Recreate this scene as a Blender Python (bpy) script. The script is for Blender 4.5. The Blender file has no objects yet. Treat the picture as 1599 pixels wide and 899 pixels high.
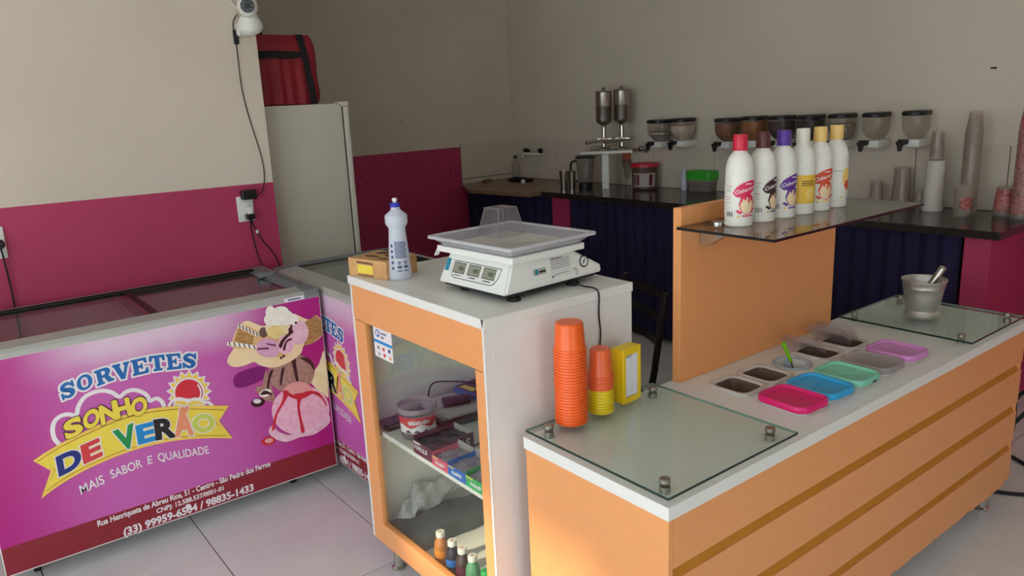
import bpy, bmesh, math, random, json
from mathutils import Matrix, Vector
random.seed(4)
SC = bpy.context.scene
COL = SC.collection
PI = math.pi

# ---------------------------------------------------------------- camera
cam = bpy.data.cameras.new('camera')
cam.sensor_width = 36.0
cam.lens = 36.0 * 1207.8 / 1599.0
cam.clip_start = 0.02
camo = bpy.data.objects.new('camera', cam)
COL.objects.link(camo)
RGT = Vector((0.787025, -0.615343, -0.044108))
DWN = Vector((-0.180603, -0.161446, -0.970215))
FWD = Vector((0.589894, 0.771549, -0.238194))
mw = Matrix((RGT, -DWN, -FWD)).transposed().to_4x4()
mw.translation = (0, 0, 1.65)
camo.matrix_world = mw
SC.camera = camo

# ---------------------------------------------------------------- world, sun, exposure
W = bpy.data.worlds.new('sky')
SC.world = W
W.use_nodes = True
wn = W.node_tree.nodes
wl = W.node_tree.links
bg = wn['Background']
tc = wn.new('ShaderNodeTexCoord')
sx = wn.new('ShaderNodeSeparateXYZ')
cr = wn.new('ShaderNodeValToRGB')
cr.color_ramp.elements[0].position = 0.0
cr.color_ramp.elements[0].color = (0.78, 0.88, 0.92, 1)
cr.color_ramp.elements[1].position = 0.7
cr.color_ramp.elements[1].color = (0.56, 0.76, 1.0, 1)
wl.new(tc.outputs['Generated'], sx.inputs[0])
wl.new(sx.outputs['Z'], cr.inputs[0])
wl.new(cr.outputs[0], bg.inputs[0])
bg.inputs[1].default_value = 4.6
sun = bpy.data.lights.new('sun', 'SUN')
sun.energy = 5.0
sun.angle = math.radians(2.5)
sun.color = (1.0, 0.86, 0.62)
suno = bpy.data.objects.new('sun', sun)
COL.objects.link(suno)
SUN_EL = math.radians(37.3)
suno.rotation_euler = Vector((math.cos(SUN_EL), 0.0, -math.sin(SUN_EL))).to_track_quat('-Z', 'Y').to_euler()
SC.view_settings.view_transform = 'Standard'
SC.view_settings.look = 'None'
SC.view_settings.gamma = 1.0
SC.view_settings.use_curve_mapping = False
SC.view_settings.exposure = -0.18
SC.cycles.max_bounces = 10
SC.cycles.diffuse_bounces = 5
SC.cycles.transparent_max_bounces = 96
SC.cycles.caustics_reflective = False
SC.cycles.caustics_refractive = False

# ---------------------------------------------------------------- materials
MATS = {}
def lin(c):
    return tuple(((x / 255.0) / 12.92 if x / 255.0 <= 0.04045 else ((x / 255.0 + 0.055) / 1.055) ** 2.4) for x in c) + (1.0,)
def mat(name, rgb=None, rough=0.5, metal=0.0, noise=0.0, scale=20.0, bump=0.0, bscale=None, alpha=1.0, spec=0.5, rgb2=None, coat=0.0, stretch=None, trans=0.0, sss=0.0):
    if name in MATS: return MATS[name]
    m = bpy.data.materials.new(name)
    m.use_nodes = True
    nt = m.node_tree
    b = nt.nodes['Principled BSDF']
    b.inputs['Roughness'].default_value = rough
    b.inputs['Metallic'].default_value = metal
    b.inputs['Alpha'].default_value = alpha
    b.inputs['Specular IOR Level'].default_value = spec
    b.inputs['Coat Weight'].default_value = coat
    b.inputs['Transmission Weight'].default_value = trans
    c = lin(rgb)
    t = nt.nodes.new('ShaderNodeTexCoord')
    src = t.outputs['Object']
    if stretch:
        mp = nt.nodes.new('ShaderNodeMapping')
        mp.inputs['Scale'].default_value = stretch
        nt.links.new(src, mp.inputs[0]); src = mp.outputs[0]
    n = nt.nodes.new('ShaderNodeTexNoise')
    n.inputs['Scale'].default_value = scale
    n.inputs['Detail'].default_value = 4
    nt.links.new(src, n.inputs['Vector'])
    r = nt.nodes.new('ShaderNodeValToRGB')
    r.color_ramp.elements[0].position = 0.32
    r.color_ramp.elements[1].position = 0.68
    if rgb2 is not None:
        c2 = lin(rgb2)
    else:
        c2 = tuple(min(1, x * (1 + noise)) for x in c[:3]) + (1,)
        c = tuple(x * (1 - noise) for x in c[:3]) + (1,)
    r.color_ramp.elements[0].color = c
    r.color_ramp.elements[1].color = c2
    nt.links.new(n.outputs['Fac'], r.inputs[0])
    nt.links.new(r.outputs[0], b.inputs['Base Color'])
    if bump:
        n2 = nt.nodes.new('ShaderNodeTexNoise')
        n2.inputs['Scale'].default_value = bscale or scale
        n2.inputs['Detail'].default_value = 5
        nt.links.new(src, n2.inputs['Vector'])
        bp = nt.nodes.new('ShaderNodeBump')
        bp.inputs['Strength'].default_value = bump
        bp.inputs['Distance'].default_value = 0.01
        nt.links.new(n2.outputs['Fac'], bp.inputs['Height'])
        nt.links.new(bp.outputs[0], b.inputs['Normal'])
    MATS[name] = m
    return m
def glass(name, tint, ior=1.5, rough=0.0, haze=0.0, hazecol=(200, 200, 200), kr=1.0):
    """thin clear sheet: tinted see-through plus a Fresnel reflection; haze adds a milky share"""
    m = bpy.data.materials.new(name); m.use_nodes = True
    nt = m.node_tree; nt.nodes.clear()
    out = nt.nodes.new('ShaderNodeOutputMaterial')
    tr = nt.nodes.new('ShaderNodeBsdfTransparent'); tr.inputs[0].default_value = lin(tint)
    gl = nt.nodes.new('ShaderNodeBsdfGlossy'); gl.inputs['Roughness'].default_value = rough
    f0 = ((ior - 1) / (ior + 1)) ** 2
    lw = nt.nodes.new('ShaderNodeLayerWeight'); lw.inputs[0].default_value = 0.5
    pw = nt.nodes.new('ShaderNodeMath'); pw.operation = 'POWER'; pw.inputs[1].default_value = 5.0
    nt.links.new(lw.outputs['Facing'], pw.inputs[0])
    fr = nt.nodes.new('ShaderNodeMath'); fr.operation = 'MULTIPLY_ADD'; fr.inputs[1].default_value = (1 - f0) * kr; fr.inputs[2].default_value = f0 * kr
    nt.links.new(pw.outputs[0], fr.inputs[0])
    mx = nt.nodes.new('ShaderNodeMixShader')
    base = tr.outputs[0]
    if haze:
        df = nt.nodes.new('ShaderNodeBsdfDiffuse'); df.inputs[0].default_value = lin(hazecol)
        tl = nt.nodes.new('ShaderNodeBsdfTranslucent'); tl.inputs[0].default_value = lin(hazecol)
        ad = nt.nodes.new('ShaderNodeMixShader'); ad.inputs[0].default_value = 0.35
        nt.links.new(df.outputs[0], ad.inputs[1]); nt.links.new(tl.outputs[0], ad.inputs[2])
        hz = nt.nodes.new('ShaderNodeMixShader'); hz.inputs[0].default_value = haze
        nt.links.new(tr.outputs[0], hz.inputs[1]); nt.links.new(ad.outputs[0], hz.inputs[2])
        base = hz.outputs[0]
    nt.links.new(fr.outputs[0], mx.inputs[0])
    nt.links.new(base, mx.inputs[1]); nt.links.new(gl.outputs[0], mx.inputs[2])
    nt.links.new(mx.outputs[0], out.inputs[0])
    MATS[name] = m
    return m

mat('wall_cream', (216, 203, 186), 0.85, noise=0.05, scale=1.4, bump=0.06, bscale=9)
mat('wall_pink', (180, 54, 94), 0.6, noise=0.08, scale=2.2, bump=0.05, bscale=12)
mat('ceiling_white', (242, 240, 234), 0.9, noise=0.03, scale=3)
mat('floor_tile', (226, 224, 222), 0.22, noise=0.04, scale=4, coat=0.1)
mat('grout', (78, 70, 64), 0.9, noise=0.2, scale=40)
mat('wall_tile', (212, 200, 184), 0.25, noise=0.03, scale=3)
mat('street', (204, 201, 194), 0.95, noise=0.15, scale=2)
mat('orange_laminate', (236, 160, 100), 0.38, noise=0.015, scale=30)
mat('orange_dark', (222, 128, 62), 0.45, noise=0.03, scale=30)
mat('mustard', (196, 130, 34), 0.5, noise=0.04, scale=20)
mat('chip_board', (196, 150, 100), 0.9, noise=0.2, scale=120)
mat('white_laminate', (232, 230, 224), 0.35, noise=0.015, scale=12)
mat('cabinet_grey', (232, 228, 225), 0.5, noise=0.02, scale=12)
mat('white_plastic', (228, 226, 220), 0.35, noise=0.02, scale=25)
mat('matte_white', (226, 224, 218), 0.7, noise=0.02, scale=25)
mat('grey_plastic', (128, 132, 134), 0.45, noise=0.04, scale=25)
mat('rim_grey', (176, 176, 170), 0.4, noise=0.03, scale=15)
mat('black_plastic', (22, 20, 20), 0.4, noise=0.2, scale=30)
mat('black_rubber', (24, 24, 24), 0.8, noise=0.2, scale=30)
mat('chrome', (200, 198, 192), 0.16, metal=1.0, noise=0.03, scale=30)
mat('aluminium', (206, 202, 196), 0.46, metal=1.0, noise=0.06, scale=60, stretch=(1, 1, 12))
mat('brushed', (170, 162, 154), 0.36, metal=1.0, noise=0.05, scale=40)
mat('steel', (186, 180, 172), 0.25, metal=1.0, noise=0.05, scale=40)
mat('granite_black', (26, 22, 22), 0.16, rgb2=(60, 52, 48), scale=160)
mat('granite_brown', (112, 84, 62), 0.3, rgb2=(150, 118, 88), scale=60)
mat('curtain_navy', (30, 21, 62), 0.9, noise=0.15, scale=60, bump=0.1)
mat('dark_void', (26, 20, 40), 0.9, noise=0.1)
mat('fridge_white', (206, 200, 186), 0.45, noise=0.02, scale=8)
mat('bag_red', (138, 14, 30), 0.6, noise=0.12, scale=14, bump=0.25, bscale=18)
mat('strap_black', (18, 16, 18), 0.8, noise=0.2, scale=90)
mat('bag_lining', (80, 10, 18), 0.8, noise=0.1)
mat('edge_green', (14, 46, 40), 0.2, noise=0.1)
mat('edge_pale', (120, 150, 140), 0.2, noise=0.1)  # paler copy for back glass edges, their brightness put into the colour
mat('edge_smoke', (20, 22, 22), 0.2, noise=0.1)
glass('glass_clear', (248, 252, 250), kr=0.6)
glass('glass_cabinet', (250, 252, 250), ior=1.52, kr=0.8)
glass('glass_smoke', (222, 222, 218), ior=1.6)
glass('glass_freezer', (238, 242, 242), ior=1.7)
glass('plastic_clear', (246, 244, 246), ior=1.45, haze=0.14, hazecol=(214, 204, 210))
glass('plastic_frost', (240, 236, 236), ior=1.45, haze=0.5, hazecol=(214, 204, 204))
glass('plastic_tray', (240, 238, 238), ior=1.45, haze=0.72, hazecol=(236, 236, 240))
glass('plastic_cup', (246, 242, 238), ior=1.4, haze=0.22, hazecol=(232, 224, 216), kr=0.7)
glass('bottle_frost', (240, 242, 246), ior=1.4, haze=0.88, hazecol=(234, 238, 248))
glass('bag_clear', (242, 244, 242), ior=1.45, haze=0.62, hazecol=(244, 248, 246))
for k, c in dict(print_white=(236, 230, 232), print_blue=(24, 104, 176), print_yellow=(240, 216, 76), print_gold=(244, 208, 90), print_goldline=(186, 130, 44), print_black=(28, 24, 30),
                 print_navy=(28, 44, 120), print_red=(214, 62, 66), print_green=(24, 146, 74), print_cyan=(20, 140, 206), print_salmon=(238, 150, 110), print_lime=(204, 214, 96), print_sun=(214, 44, 62),
                 print_band=(138, 32, 44), print_shadow=(132, 24, 112), wafer=(248, 222, 176), wafer_dark=(230, 186, 126)).items():
    mat(k, c, 0.35, noise=0.03, scale=30)
mat('wafer_line', (206, 160, 98), 0.4, rgb2=(150, 104, 56), scale=26, stretch=(1, 1, 8))
mat('ice_vanilla', (250, 240, 206), 0.4, rgb2=(240, 222, 170), scale=22)
mat('ice_van2', (236, 214, 140), 0.4, noise=0.08, scale=22)
mat('ice_white', (252, 246, 230), 0.4, noise=0.06, scale=26)
mat('ice_frill', (246, 212, 220), 0.4, rgb2=(234, 182, 202), scale=30)
mat('ice_choc', (160, 118, 106), 0.4, rgb2=(186, 148, 132), scale=70)
mat('ice_choc2', (110, 84, 78), 0.4, noise=0.2, scale=50)
mat('ice_straw', (238, 170, 198), 0.4, rgb2=(248, 204, 218), scale=60)
mat('ice_capp', (232, 164, 160), 0.4, noise=0.08, scale=30)
mat('ice_purple', (222, 172, 200), 0.4, noise=0.1, scale=40)
mat('ice_plum', (120, 44, 84), 0.4, noise=0.2, scale=40)
mat('ice_sauce', (66, 30, 34), 0.35, noise=0.2, scale=30)
mat('ice_red', (206, 44, 60), 0.35, noise=0.12, scale=30)

def magenta():
    """printed freezer wrap: magenta, paler towards the middle, with a white misty streak near the top"""
    m = bpy.data.materials.new('print_magenta'); m.use_nodes = True
    nt = m.node_tree; b = nt.nodes['Principled BSDF']; b.inputs['Roughness'].default_value = 0.3
    t = nt.nodes.new('ShaderNodeTexCoord'); s = nt.nodes.new('ShaderNodeSeparateXYZ')
    nt.links.new(t.outputs['Object'], s.inputs[0])
    def math_(op, a, bb=None, c=None):
        n = nt.nodes.new('ShaderNodeMath'); n.operation = op
        for i, x in enumerate((a, bb, c)):
            if x is None: continue
            if isinstance(x, (int, float)): n.inputs[i].default_value = x
            else: nt.links.new(x, n.inputs[i])
        return n.outputs[0]
    def sm(x, a, bb):
        n = nt.nodes.new('ShaderNodeMapRange'); n.interpolation_type = 'SMOOTHSTEP'
        nt.links.new(x, n.inputs[0]); n.inputs[1].default_value = a; n.inputs[2].default_value = bb
        return n.outputs[0]
    X, Z = s.outputs['X'], s.outputs['Z']
    nz = nt.nodes.new('ShaderNodeTexNoise'); nz.inputs['Scale'].default_value = 5.0
    nt.links.new(t.outputs['Object'], nz.inputs['Vector'])
    Zn = math_('ADD', Z, math_('MULTIPLY', math_('SUBTRACT', nz.outputs['Fac'], 0.5), 0.10))
    mid = math_('MULTIPLY', sm(X, 0.0, 0.42), math_('SUBTRACT', 1.0, sm(X, 0.75, 1.25)))
    c1 = nt.nodes.new('ShaderNodeMix'); c1.data_type = 'RGBA'
    c1.inputs[6].default_value = lin((180, 26, 128)); c1.inputs[7].default_value = lin((200, 98, 176))
    nt.links.new(mid, c1.inputs[0])
    st = math_('MULTIPLY', sm(Zn, 0.70, 0.85), math_('MULTIPLY', sm(X, 0.12, 0.45), math_('SUBTRACT', 1.0, sm(X, 0.72, 1.12))))
    c2 = nt.nodes.new('ShaderNodeMix'); c2.data_type = 'RGBA'
    nt.links.new(math_('MULTIPLY', st, 0.85), c2.inputs[0])
    nt.links.new(c1.outputs[2], c2.inputs[6]); c2.inputs[7].default_value = lin((226, 206, 222))
    nt.links.new(c2.outputs[2], b.inputs['Base Color'])
    MATS['print_magenta'] = m
magenta()

# ---------------------------------------------------------------- mesh builder
GC = {}
def glyph(s, bold=0.0, shear=0.0, space=1.0):
    """flat outline of a string at size 1, as (points, faces)"""
    k = (s, bold, shear, space)
    if k in GC: return GC[k]
    cu = bpy.data.curves.new('t', 'FONT'); cu.body = s; cu.offset = bold; cu.shear = shear; cu.space_character = space; cu.resolution_u = 4
    o = bpy.data.objects.new('t', cu); COL.objects.link(o)
    dg = bpy.context.evaluated_depsgraph_get()
    me = bpy.data.meshes.new_from_object(o.evaluated_get(dg))
    vs = [(v.co.x, v.co.y) for v in me.vertices]; fs = [tuple(p.vertices) for p in me.polygons]
    bpy.data.objects.remove(o); bpy.data.curves.remove(cu); bpy.data.meshes.remove(me)
    GC[k] = (vs, fs)
    return GC[k]

class MB:
    def __init__(s):
        s.v = []; s.f = []; s.m = []; s.sm = []; s.names = []
    def mi(s, name):
        if name not in s.names: s.names.append(name)
        return s.names.index(name)
    def add(s, vs, fs, m, smooth=False):
        o = len(s.v); i = s.mi(m)
        s.v += [tuple(v) for v in vs]
        for f in fs:
            s.f.append(tuple(o + k for k in f)); s.m.append(i); s.sm.append(smooth)
        return s
    def box(s, x0, x1, y0, y1, z0, z1, m, bev=0.0, seg=1):
        if bev <= 0:
            vs = [(x, y, z) for z in (z0, z1) for y in (y0, y1) for x in (x0, x1)]
            return s.add(vs, [(0, 2, 3, 1), (4, 5, 7, 6), (0, 1, 5, 4), (2, 6, 7, 3), (0, 4, 6, 2), (1, 3, 7, 5)], m)
        bm = bmesh.new()
        bmesh.ops.create_cube(bm, size=1.0)
        for v in bm.verts:
            v.co = Vector(((x0 + x1) / 2 + v.co.x * (x1 - x0), (y0 + y1) / 2 + v.co.y * (y1 - y0), (z0 + z1) / 2 + v.co.z * (z1 - z0)))
        bmesh.ops.bevel(bm, geom=bm.edges[:], offset=bev, segments=seg, affect='EDGES', profile=0.5)
        return s.bm(bm, m, seg > 1)
    def bm(s, bm, m, smooth=False):
        bm.verts.index_update()
        s.add([v.co for v in bm.verts], [[v.index for v in f.verts] for f in bm.faces], m, smooth)
        bm.free(); return s
    def lathe(s, prof, m, n=24, c=(0, 0, 0), caps=True, axis=None):
        vs = []; fs = []
        for r, z in prof:
            for i in range(n):
                a = 2 * PI * i / n
                vs.append((r * math.cos(a), r * math.sin(a), z))
        for j in range(len(prof) - 1):
            for i in range(n):
                k = (i + 1) % n
                fs.append((j * n + i, j * n + k, (j + 1) * n + k, (j + 1) * n + i))
        if caps:
            if prof[0][0] > 1e-5: fs.append(tuple(range(n - 1, -1, -1)))
            if prof[-1][0] > 1e-5: fs.append(tuple((len(prof) - 1) * n + i for i in range(n)))
        if axis is not None:
            q = Vector((0, 0, 1)).rotation_difference(Vector(axis))
            vs = [q @ Vector(v) for v in vs]
        vs = [(v[0] + c[0], v[1] + c[1], v[2] + c[2]) for v in vs]
        return s.add(vs, fs, m, True)
    def cyl(s, a, b, r, m, n=14, r2=None):
        a = Vector(a); b = Vector(b)
        return s.lathe([(r, 0), (r if r2 is None else r2, (b - a).length)], m, n, a, True, (b - a).normalized())
    def tube(s, pts, r, m, n=7, sub=4):
        P = [Vector(p) for p in pts]
        if sub > 1 and len(P) > 2:
            Q = []
            for i in range(len(P) - 1):
                p0 = P[max(i - 1, 0)]; p1 = P[i]; p2 = P[i + 1]; p3 = P[min(i + 2, len(P) - 1)]
                for k in range(sub):
                    t = k / sub
                    Q.append(0.5 * ((2 * p1) + (p2 - p0) * t + (2 * p0 - 5 * p1 + 4 * p2 - p3) * t * t + (3 * p1 - p0 - 3 * p2 + p3) * t ** 3))
            Q.append(P[-1]); P = Q
        rr = r if isinstance(r, (list, tuple)) else None
        nrm = None; vs = []; fs = []
        for i, p in enumerate(P):
            d = (P[min(i + 1, len(P) - 1)] - P[max(i - 1, 0)]).normalized()
            if nrm is None:
                nrm = d.orthogonal().normalized()
            nrm = (nrm - d * nrm.dot(d)).normalized(); bn = d.cross(nrm)
            R = r if rr is None else rr[0] + (rr[1] - rr[0]) * i / (len(P) - 1)
            for k in range(n):
                a = 2 * PI * k / n
                vs.append(p + (nrm * math.cos(a) + bn * math.sin(a)) * R)
        for i in range(len(P) - 1):
            for k in range(n):
                k2 = (k + 1) % n
                fs.append((i * n + k, i * n + k2, (i + 1) * n + k2, (i + 1) * n + k))
        fs.append(tuple(range(n - 1, -1, -1))); fs.append(tuple((len(P) - 1) * n + k for k in range(n)))
        return s.add(vs, fs, m, True)
    def loft(s, rings, m, smooth=True, cap0=True, cap1=True):
        n = len(rings[0]); vs = [p for r in rings for p in r]; fs = []
        for j in range(len(rings) - 1):
            for i in range(n):
                k = (i + 1) % n
                fs.append((j * n + i, j * n + k, (j + 1) * n + k, (j + 1) * n + i))
        if cap0: fs.append(tuple(range(n - 1, -1, -1)))
        if cap1: fs.append(tuple((len(rings) - 1) * n + i for i in range(n)))
        return s.add(vs, fs, m, smooth)
    def prism(s, poly, o, ux, uy, d, m):
        """polygon (list of 2D) in frame o,ux,uy extruded by vector d"""
        o = Vector(o); ux = Vector(ux); uy = Vector(uy); d = Vector(d); n = len(poly)
        a = [o + ux * p[0] + uy * p[1] for p in poly]
        return s.add(a + [p + d for p in a], [tuple(range(n - 1, -1, -1)), tuple(range(n, 2 * n))] + [(i, (i + 1) % n, n + (i + 1) % n, n + i) for i in range(n)], m)
    def poly(s, pts, m):
        return s.add(pts, [tuple(range(len(pts)))], m)
    def strip(s, a, b, m, smooth=False):
        n = len(a)
        return s.add(list(a) + list(b), [(i, i + 1, n + i + 1, n + i) for i in range(n - 1)], m, smooth)
    def text(s, st, o, ux, uy, size, m, bold=0.0, shear=0.0, align='L', fn=None, width=None):
        """flat lettering: size is the cap height; fn maps (u,v) when the surface is curved"""
        vs, fs = glyph(st, bold, shear)
        if not vs: return s
        k = size / 0.69
        x0 = min(v[0] for v in vs); x1 = max(v[0] for v in vs)
        kx = k if width is None else width / (x1 - x0)
        off = -x0 * kx if align == 'L' else (-(x0 + x1) / 2 * kx if align == 'C' else -x1 * kx)
        if fn:
            pts = [fn(v[0] * kx + off, v[1] * k) for v in vs]
        else:
            o = Vector(o); ux = Vector(ux); uy = Vector(uy)
            pts = [o + ux * (v[0] * kx + off) + uy * (v[1] * k) for v in vs]
        return s.add(pts, fs, m)
    def squiggle(s, o, ux, uy, w, h, m, seed=1):
        """a line of print too small to read: uneven little strokes"""
        o = Vector(o); ux = Vector(ux); uy = Vector(uy); rg = random.Random(seed); x = 0.0
        while x < w:
            d = w * rg.uniform(0.05, 0.12); a = h * rg.uniform(0.0, 0.2); b = h * rg.uniform(0.55, 1.0)
            s.add([o + ux * x + uy * a, o + ux * min(x + d, w) + uy * a, o + ux * (min(x + d, w) + h * .12) + uy * b, o + ux * (x + h * .12) + uy * b], [(0, 1, 2, 3)], m)
            x += d + w * 0.025
        return s
    def xf(s, M):
        s.v = [tuple(M @ Vector(v)) for v in s.v]; return s
    def mesh(s, name):
        me = bpy.data.meshes.new(name)
        me.from_pydata(s.v, [], s.f)
        for n in s.names: me.materials.append(MATS[n])
        me.polygons.foreach_set('material_index', s.m)
        me.polygons.foreach_set('use_smooth', s.sm)
        me.update()
        if any(s.sm): me.set_sharp_from_angle(angle=math.radians(38))
        return me
    def build(s, name, parent=None, loc=(0, 0, 0), rz=0.0, label=None, cat=None, group=None, kind=None):
        return put(s.mesh(name), name, parent, loc, rz, label, cat, group, kind)
def tag(o, label=None, cat=None, group=None, kind=None):
    if label: o['label'] = label
    if cat: o['category'] = cat
    if group: o['group'] = group
    if kind: o['kind'] = kind
    return o
def put(me, name, parent=None, loc=(0, 0, 0), rz=0.0, label=None, cat=None, group=None, kind=None):
    o = bpy.data.objects.new(name, me); COL.objects.link(o)
    o.location = loc; o.rotation_euler = (0, 0, rz)
    if parent is not None: o.parent = parent
    return tag(o, label, cat, group, kind)
def thing(name, loc, label, cat, rz=0.0, group=None):
    return put(None, name, None, loc, rz, label, cat, group)
def copy_tree(o, parent=None):
    c = o.copy(); COL.objects.link(c)
    if parent is not None: c.parent = parent
    for ch in list(o.children): copy_tree(ch, c)
    return c
def rrect(hx, hy, r, z, cx=0, cy=0, n=4):
    pts = []
    for (sx_, sy_, a0) in ((1, 1, 0), (-1, 1, 90), (-1, -1, 180), (1, -1, 270)):
        for i in range(n + 1):
            a = math.radians(a0 + 90 * i / n)
            pts.append((cx + sx_ * (hx - r) + r * math.cos(a), cy + sy_ * (hy - r) + r * math.sin(a), z))
    return pts
# ---------------------------------------------------------------- the room
BA = math.radians(2.5)
def BW(s, d, z):
    """along the back wall: s metres right of the corner, d metres out into the room"""
    return Vector((4.313 + s * math.sin(BA) - d * math.cos(BA), 5.547 - s * math.cos(BA) - d * math.sin(BA), z))
BWR = BA - PI / 2          # local +x runs along s, local +y points into the wall
def bwbox(mb, s0, s1, d0, d1, z0, z1, m):
    vs = [BW(s, d, z) for z in (z0, z1) for d in (d1, d0) for s in (s0, s1)]
    return mb.add(vs, [(0, 2, 3, 1), (4, 5, 7, 6), (0, 1, 5, 4), (2, 6, 7, 3), (0, 4, 6, 2), (1, 3, 7, 5)], m)

XF, YR, CH = -2.0, -2.6, 3.0
OPY0, OPY1, OPZ = -2.0, 2.6, 2.45
fl = MB().box(XF, 4.75, YR, 5.7, -0.12, -0.004, 'grout')
floor = fl.build('floor', kind='structure', label='pale grey ceramic tile floor with thin dark joints')
TC = {}
for i in range(-5, 8):
    for j in range(-10, 7):
        x0, x1 = 0.679 + 0.5478 * i, 0.679 + 0.5478 * (i + 1)
        y0, y1 = 2.322 + 0.5478 * j, 2.322 + 0.5478 * (j + 1)
        x0, x1, y0, y1 = max(x0, XF), min(x1, 4.6), max(y0, YR), min(y1, 5.547)
        if x1 - x0 < 0.02 or y1 - y0 < 0.02: continue
        if y0 > 3.9 and x1 < 0.55: continue
        k = (round(x1 - x0, 3), round(y1 - y0, 3))
        if k not in TC:
            TC[k] = MB().box(0.002, k[0] - 0.002, 0.002, k[1] - 0.002, -0.0039, 0.0, 'floor_tile', 0.0009).mesh('tile')
        put(TC[k], 'tile', floor, (x0, y0, 0))
MB().box(XF, 4.75, YR, 5.7, CH, CH + 0.1, 'ceiling_white').build('ceiling', kind='structure', label='white ceiling')
# partition behind the freezers: cream over a pink dado
mb = MB()
def dado(mb, p0, p1, th, z0, z1):
    (xa, ya), (xb, yb) = p0, p1; (tx, ty) = th
    def slab(za0, zb0, za1, zb1, m):
        vs = [(xa, ya, za0), (xb, yb, zb0), (xb + tx, yb + ty, zb0), (xa + tx, ya + ty, za0), (xa, ya, za1), (xb, yb, zb1), (xb + tx, yb + ty, zb1), (xa + tx, ya + ty, za1)]
        mb.add(vs, [(0, 3, 2, 1), (4, 5, 6, 7), (0, 1, 5, 4), (1, 2, 6, 5), (2, 3, 7, 6), (3, 0, 4, 7)], m)
    slab(0, 0, z0, z1, 'wall_pink'); slab(z0, z1, CH, CH, 'wall_cream')
dado(mb, (XF, 3.766), (1.422, 3.766), (0, 0.12), 1.322, 1.299)
mb.build('wall_left', kind='structure', label='partition wall, cream above a deep pink painted lower half')
mb = MB(); dado(mb, (0.45, 5.547), (4.35, 5.547), (0, 0.12), 1.262, 1.266)
wal = mb.build('wall_alcove', kind='structure', label='alcove wall behind the fridge, cream above dark pink')
MB().box(0.45, 0.57, 3.886, 5.547, 0, CH, 'wall_cream').build('wall_alcove_side', kind='structure')
mb = MB(); bwbox(mb, -0.05, 8.3, 0, -0.12, 0.0, 1.0, 'wall_pink'); bwbox(mb, -0.05, 8.3, 0, -0.12, 1.0, CH, 'wall_cream')
wab = mb.build('wall_back', kind='structure', label='cream back wall with a band of beige tiles above the dark worktop')
RX0, RX1 = -0.1, 0.9  # span of an opening added to brighten faces turned to this side
mb = MB(); mb.box(XF, RX0, YR - 0.12, YR, 0, CH, 'wall_cream').box(RX1, 4.75, YR - 0.12, YR, 0, CH, 'wall_cream').box(RX0, RX1, YR - 0.12, YR, OPZ, CH, 'wall_cream').build('wall_right', kind='structure', label='side wall with an unseen opening added for more side light')
mb = MB()
TY0, TY1, TZ0, TZ1 = 1.26, 2.10, 2.50, 2.94      # unseen opening, made up and shaped to let a patch of low sun in
mb.box(XF - 0.05, XF, YR, OPY0, 0, CH, 'wall_cream').box(XF - 0.05, XF, OPY1, 3.886, 0, CH, 'wall_cream')
mb.box(XF - 0.05, XF, OPY0, OPY1, OPZ, TZ0, 'wall_cream').box(XF - 0.05, XF, OPY0, OPY1, TZ1, CH, 'wall_cream').box(XF - 0.05, XF, OPY0, TY0, TZ0, TZ1, 'wall_cream').box(XF - 0.05, XF, TY1, OPY1, TZ0, TZ1, 'wall_cream')
MB().box(XF - 1.30, XF - 0.05, OPY0 - 0.3, OPY1 + 0.3, OPZ, OPZ + 0.04, 'ceiling_white').build('trim_3', kind='structure', label='unseen flat canopy added over the shop doorway to block the sun')  # slab added out of view, keeps direct sun off the visible floor
mb.build('wall_front', kind='structure', label='street wall with the wide open shop doorway')
MB().box(-14, XF - 0.15, -14, 14, -0.14, -0.02, 'street').box(XF - 0.15, 10, -14, YR - 0.12, -0.14, -0.02, 'street').build('street_ground', kind='structure', label='pale pavement outside the shop')
# splash tiles: each its own piece, on a dark mortar bed
mb = MB(); bwbox(mb, 0.0, 4.95, 0.002, 0.0, 0.955, 1.299, 'grout'); mb.build('tile_bed', wab)
MB().box(3.752, 4.31, 5.545, 5.547, 0.94, 1.291, 'grout').build('tile_bed', wal)
def btile(s0, s1, z0, z1):
    mb = MB().box(0.002, s1 - s0 - 0.002, -0.008, 0.0, 0, z1 - z0, 'wall_tile', 0.001)
    o = mb.build('tile', wab, BW(s0, 0, z0), BWR)
seams = [0.0, 0.563, 1.09, 1.62, 2.15, 2.595, 3.04, 3.487, 3.95, 4.4, 4.95]
for a, b in zip(seams[:-1], seams[1:]): btile(a, b, 0.962, 1.30)
for a, b in ((3.752, 4.31),):
    MB().box(0.0015, b - a - 0.0015, -0.008, 0, 0, 0.296, 'wall_tile', 0.001).build('tile', wal, (a, 5.547, 0.996))
    MB().box(0.0015, b - a - 0.0015, -0.012, 0, 0, 0.05, 'wall_tile', 0.001).build('tile', wal, (a, 5.547, 0.94))
mb = MB()
for x, z, w, h in ((3.638, 1.067, 0.006, 0.035), (2.80, 1.10, 0.02, 0.008), (3.2, 1.5, 0.008, 0.01)):
    mb.box(x, x + w, 5.5455, 5.549, z, z + h, 'strap_black')
mb.build('scuff_mark', wal)
mb = MB(); bwbox(mb, 3.816, 3.846, 0.0015, -0.002, 1.687, 1.695, 'strap_black'); mb.build('scuff_mark', wab)
# pink block piers under the back worktop
for nm, s0, s1, lb in (('left', 1.12, 1.30, 'narrow pink masonry pier between the sink top and the dark worktop'), ('right', 3.975, 4.09, 'pink masonry end pier under the right end of the dark worktop')):
    mb = MB(); bwbox(mb, s0, s1, 0.58, 0.0, 0.0, 0.925, 'wall_pink')
    mb.build('trim_%d' % (1 if nm == 'left' else 2), kind='structure', label=lb)

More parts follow.
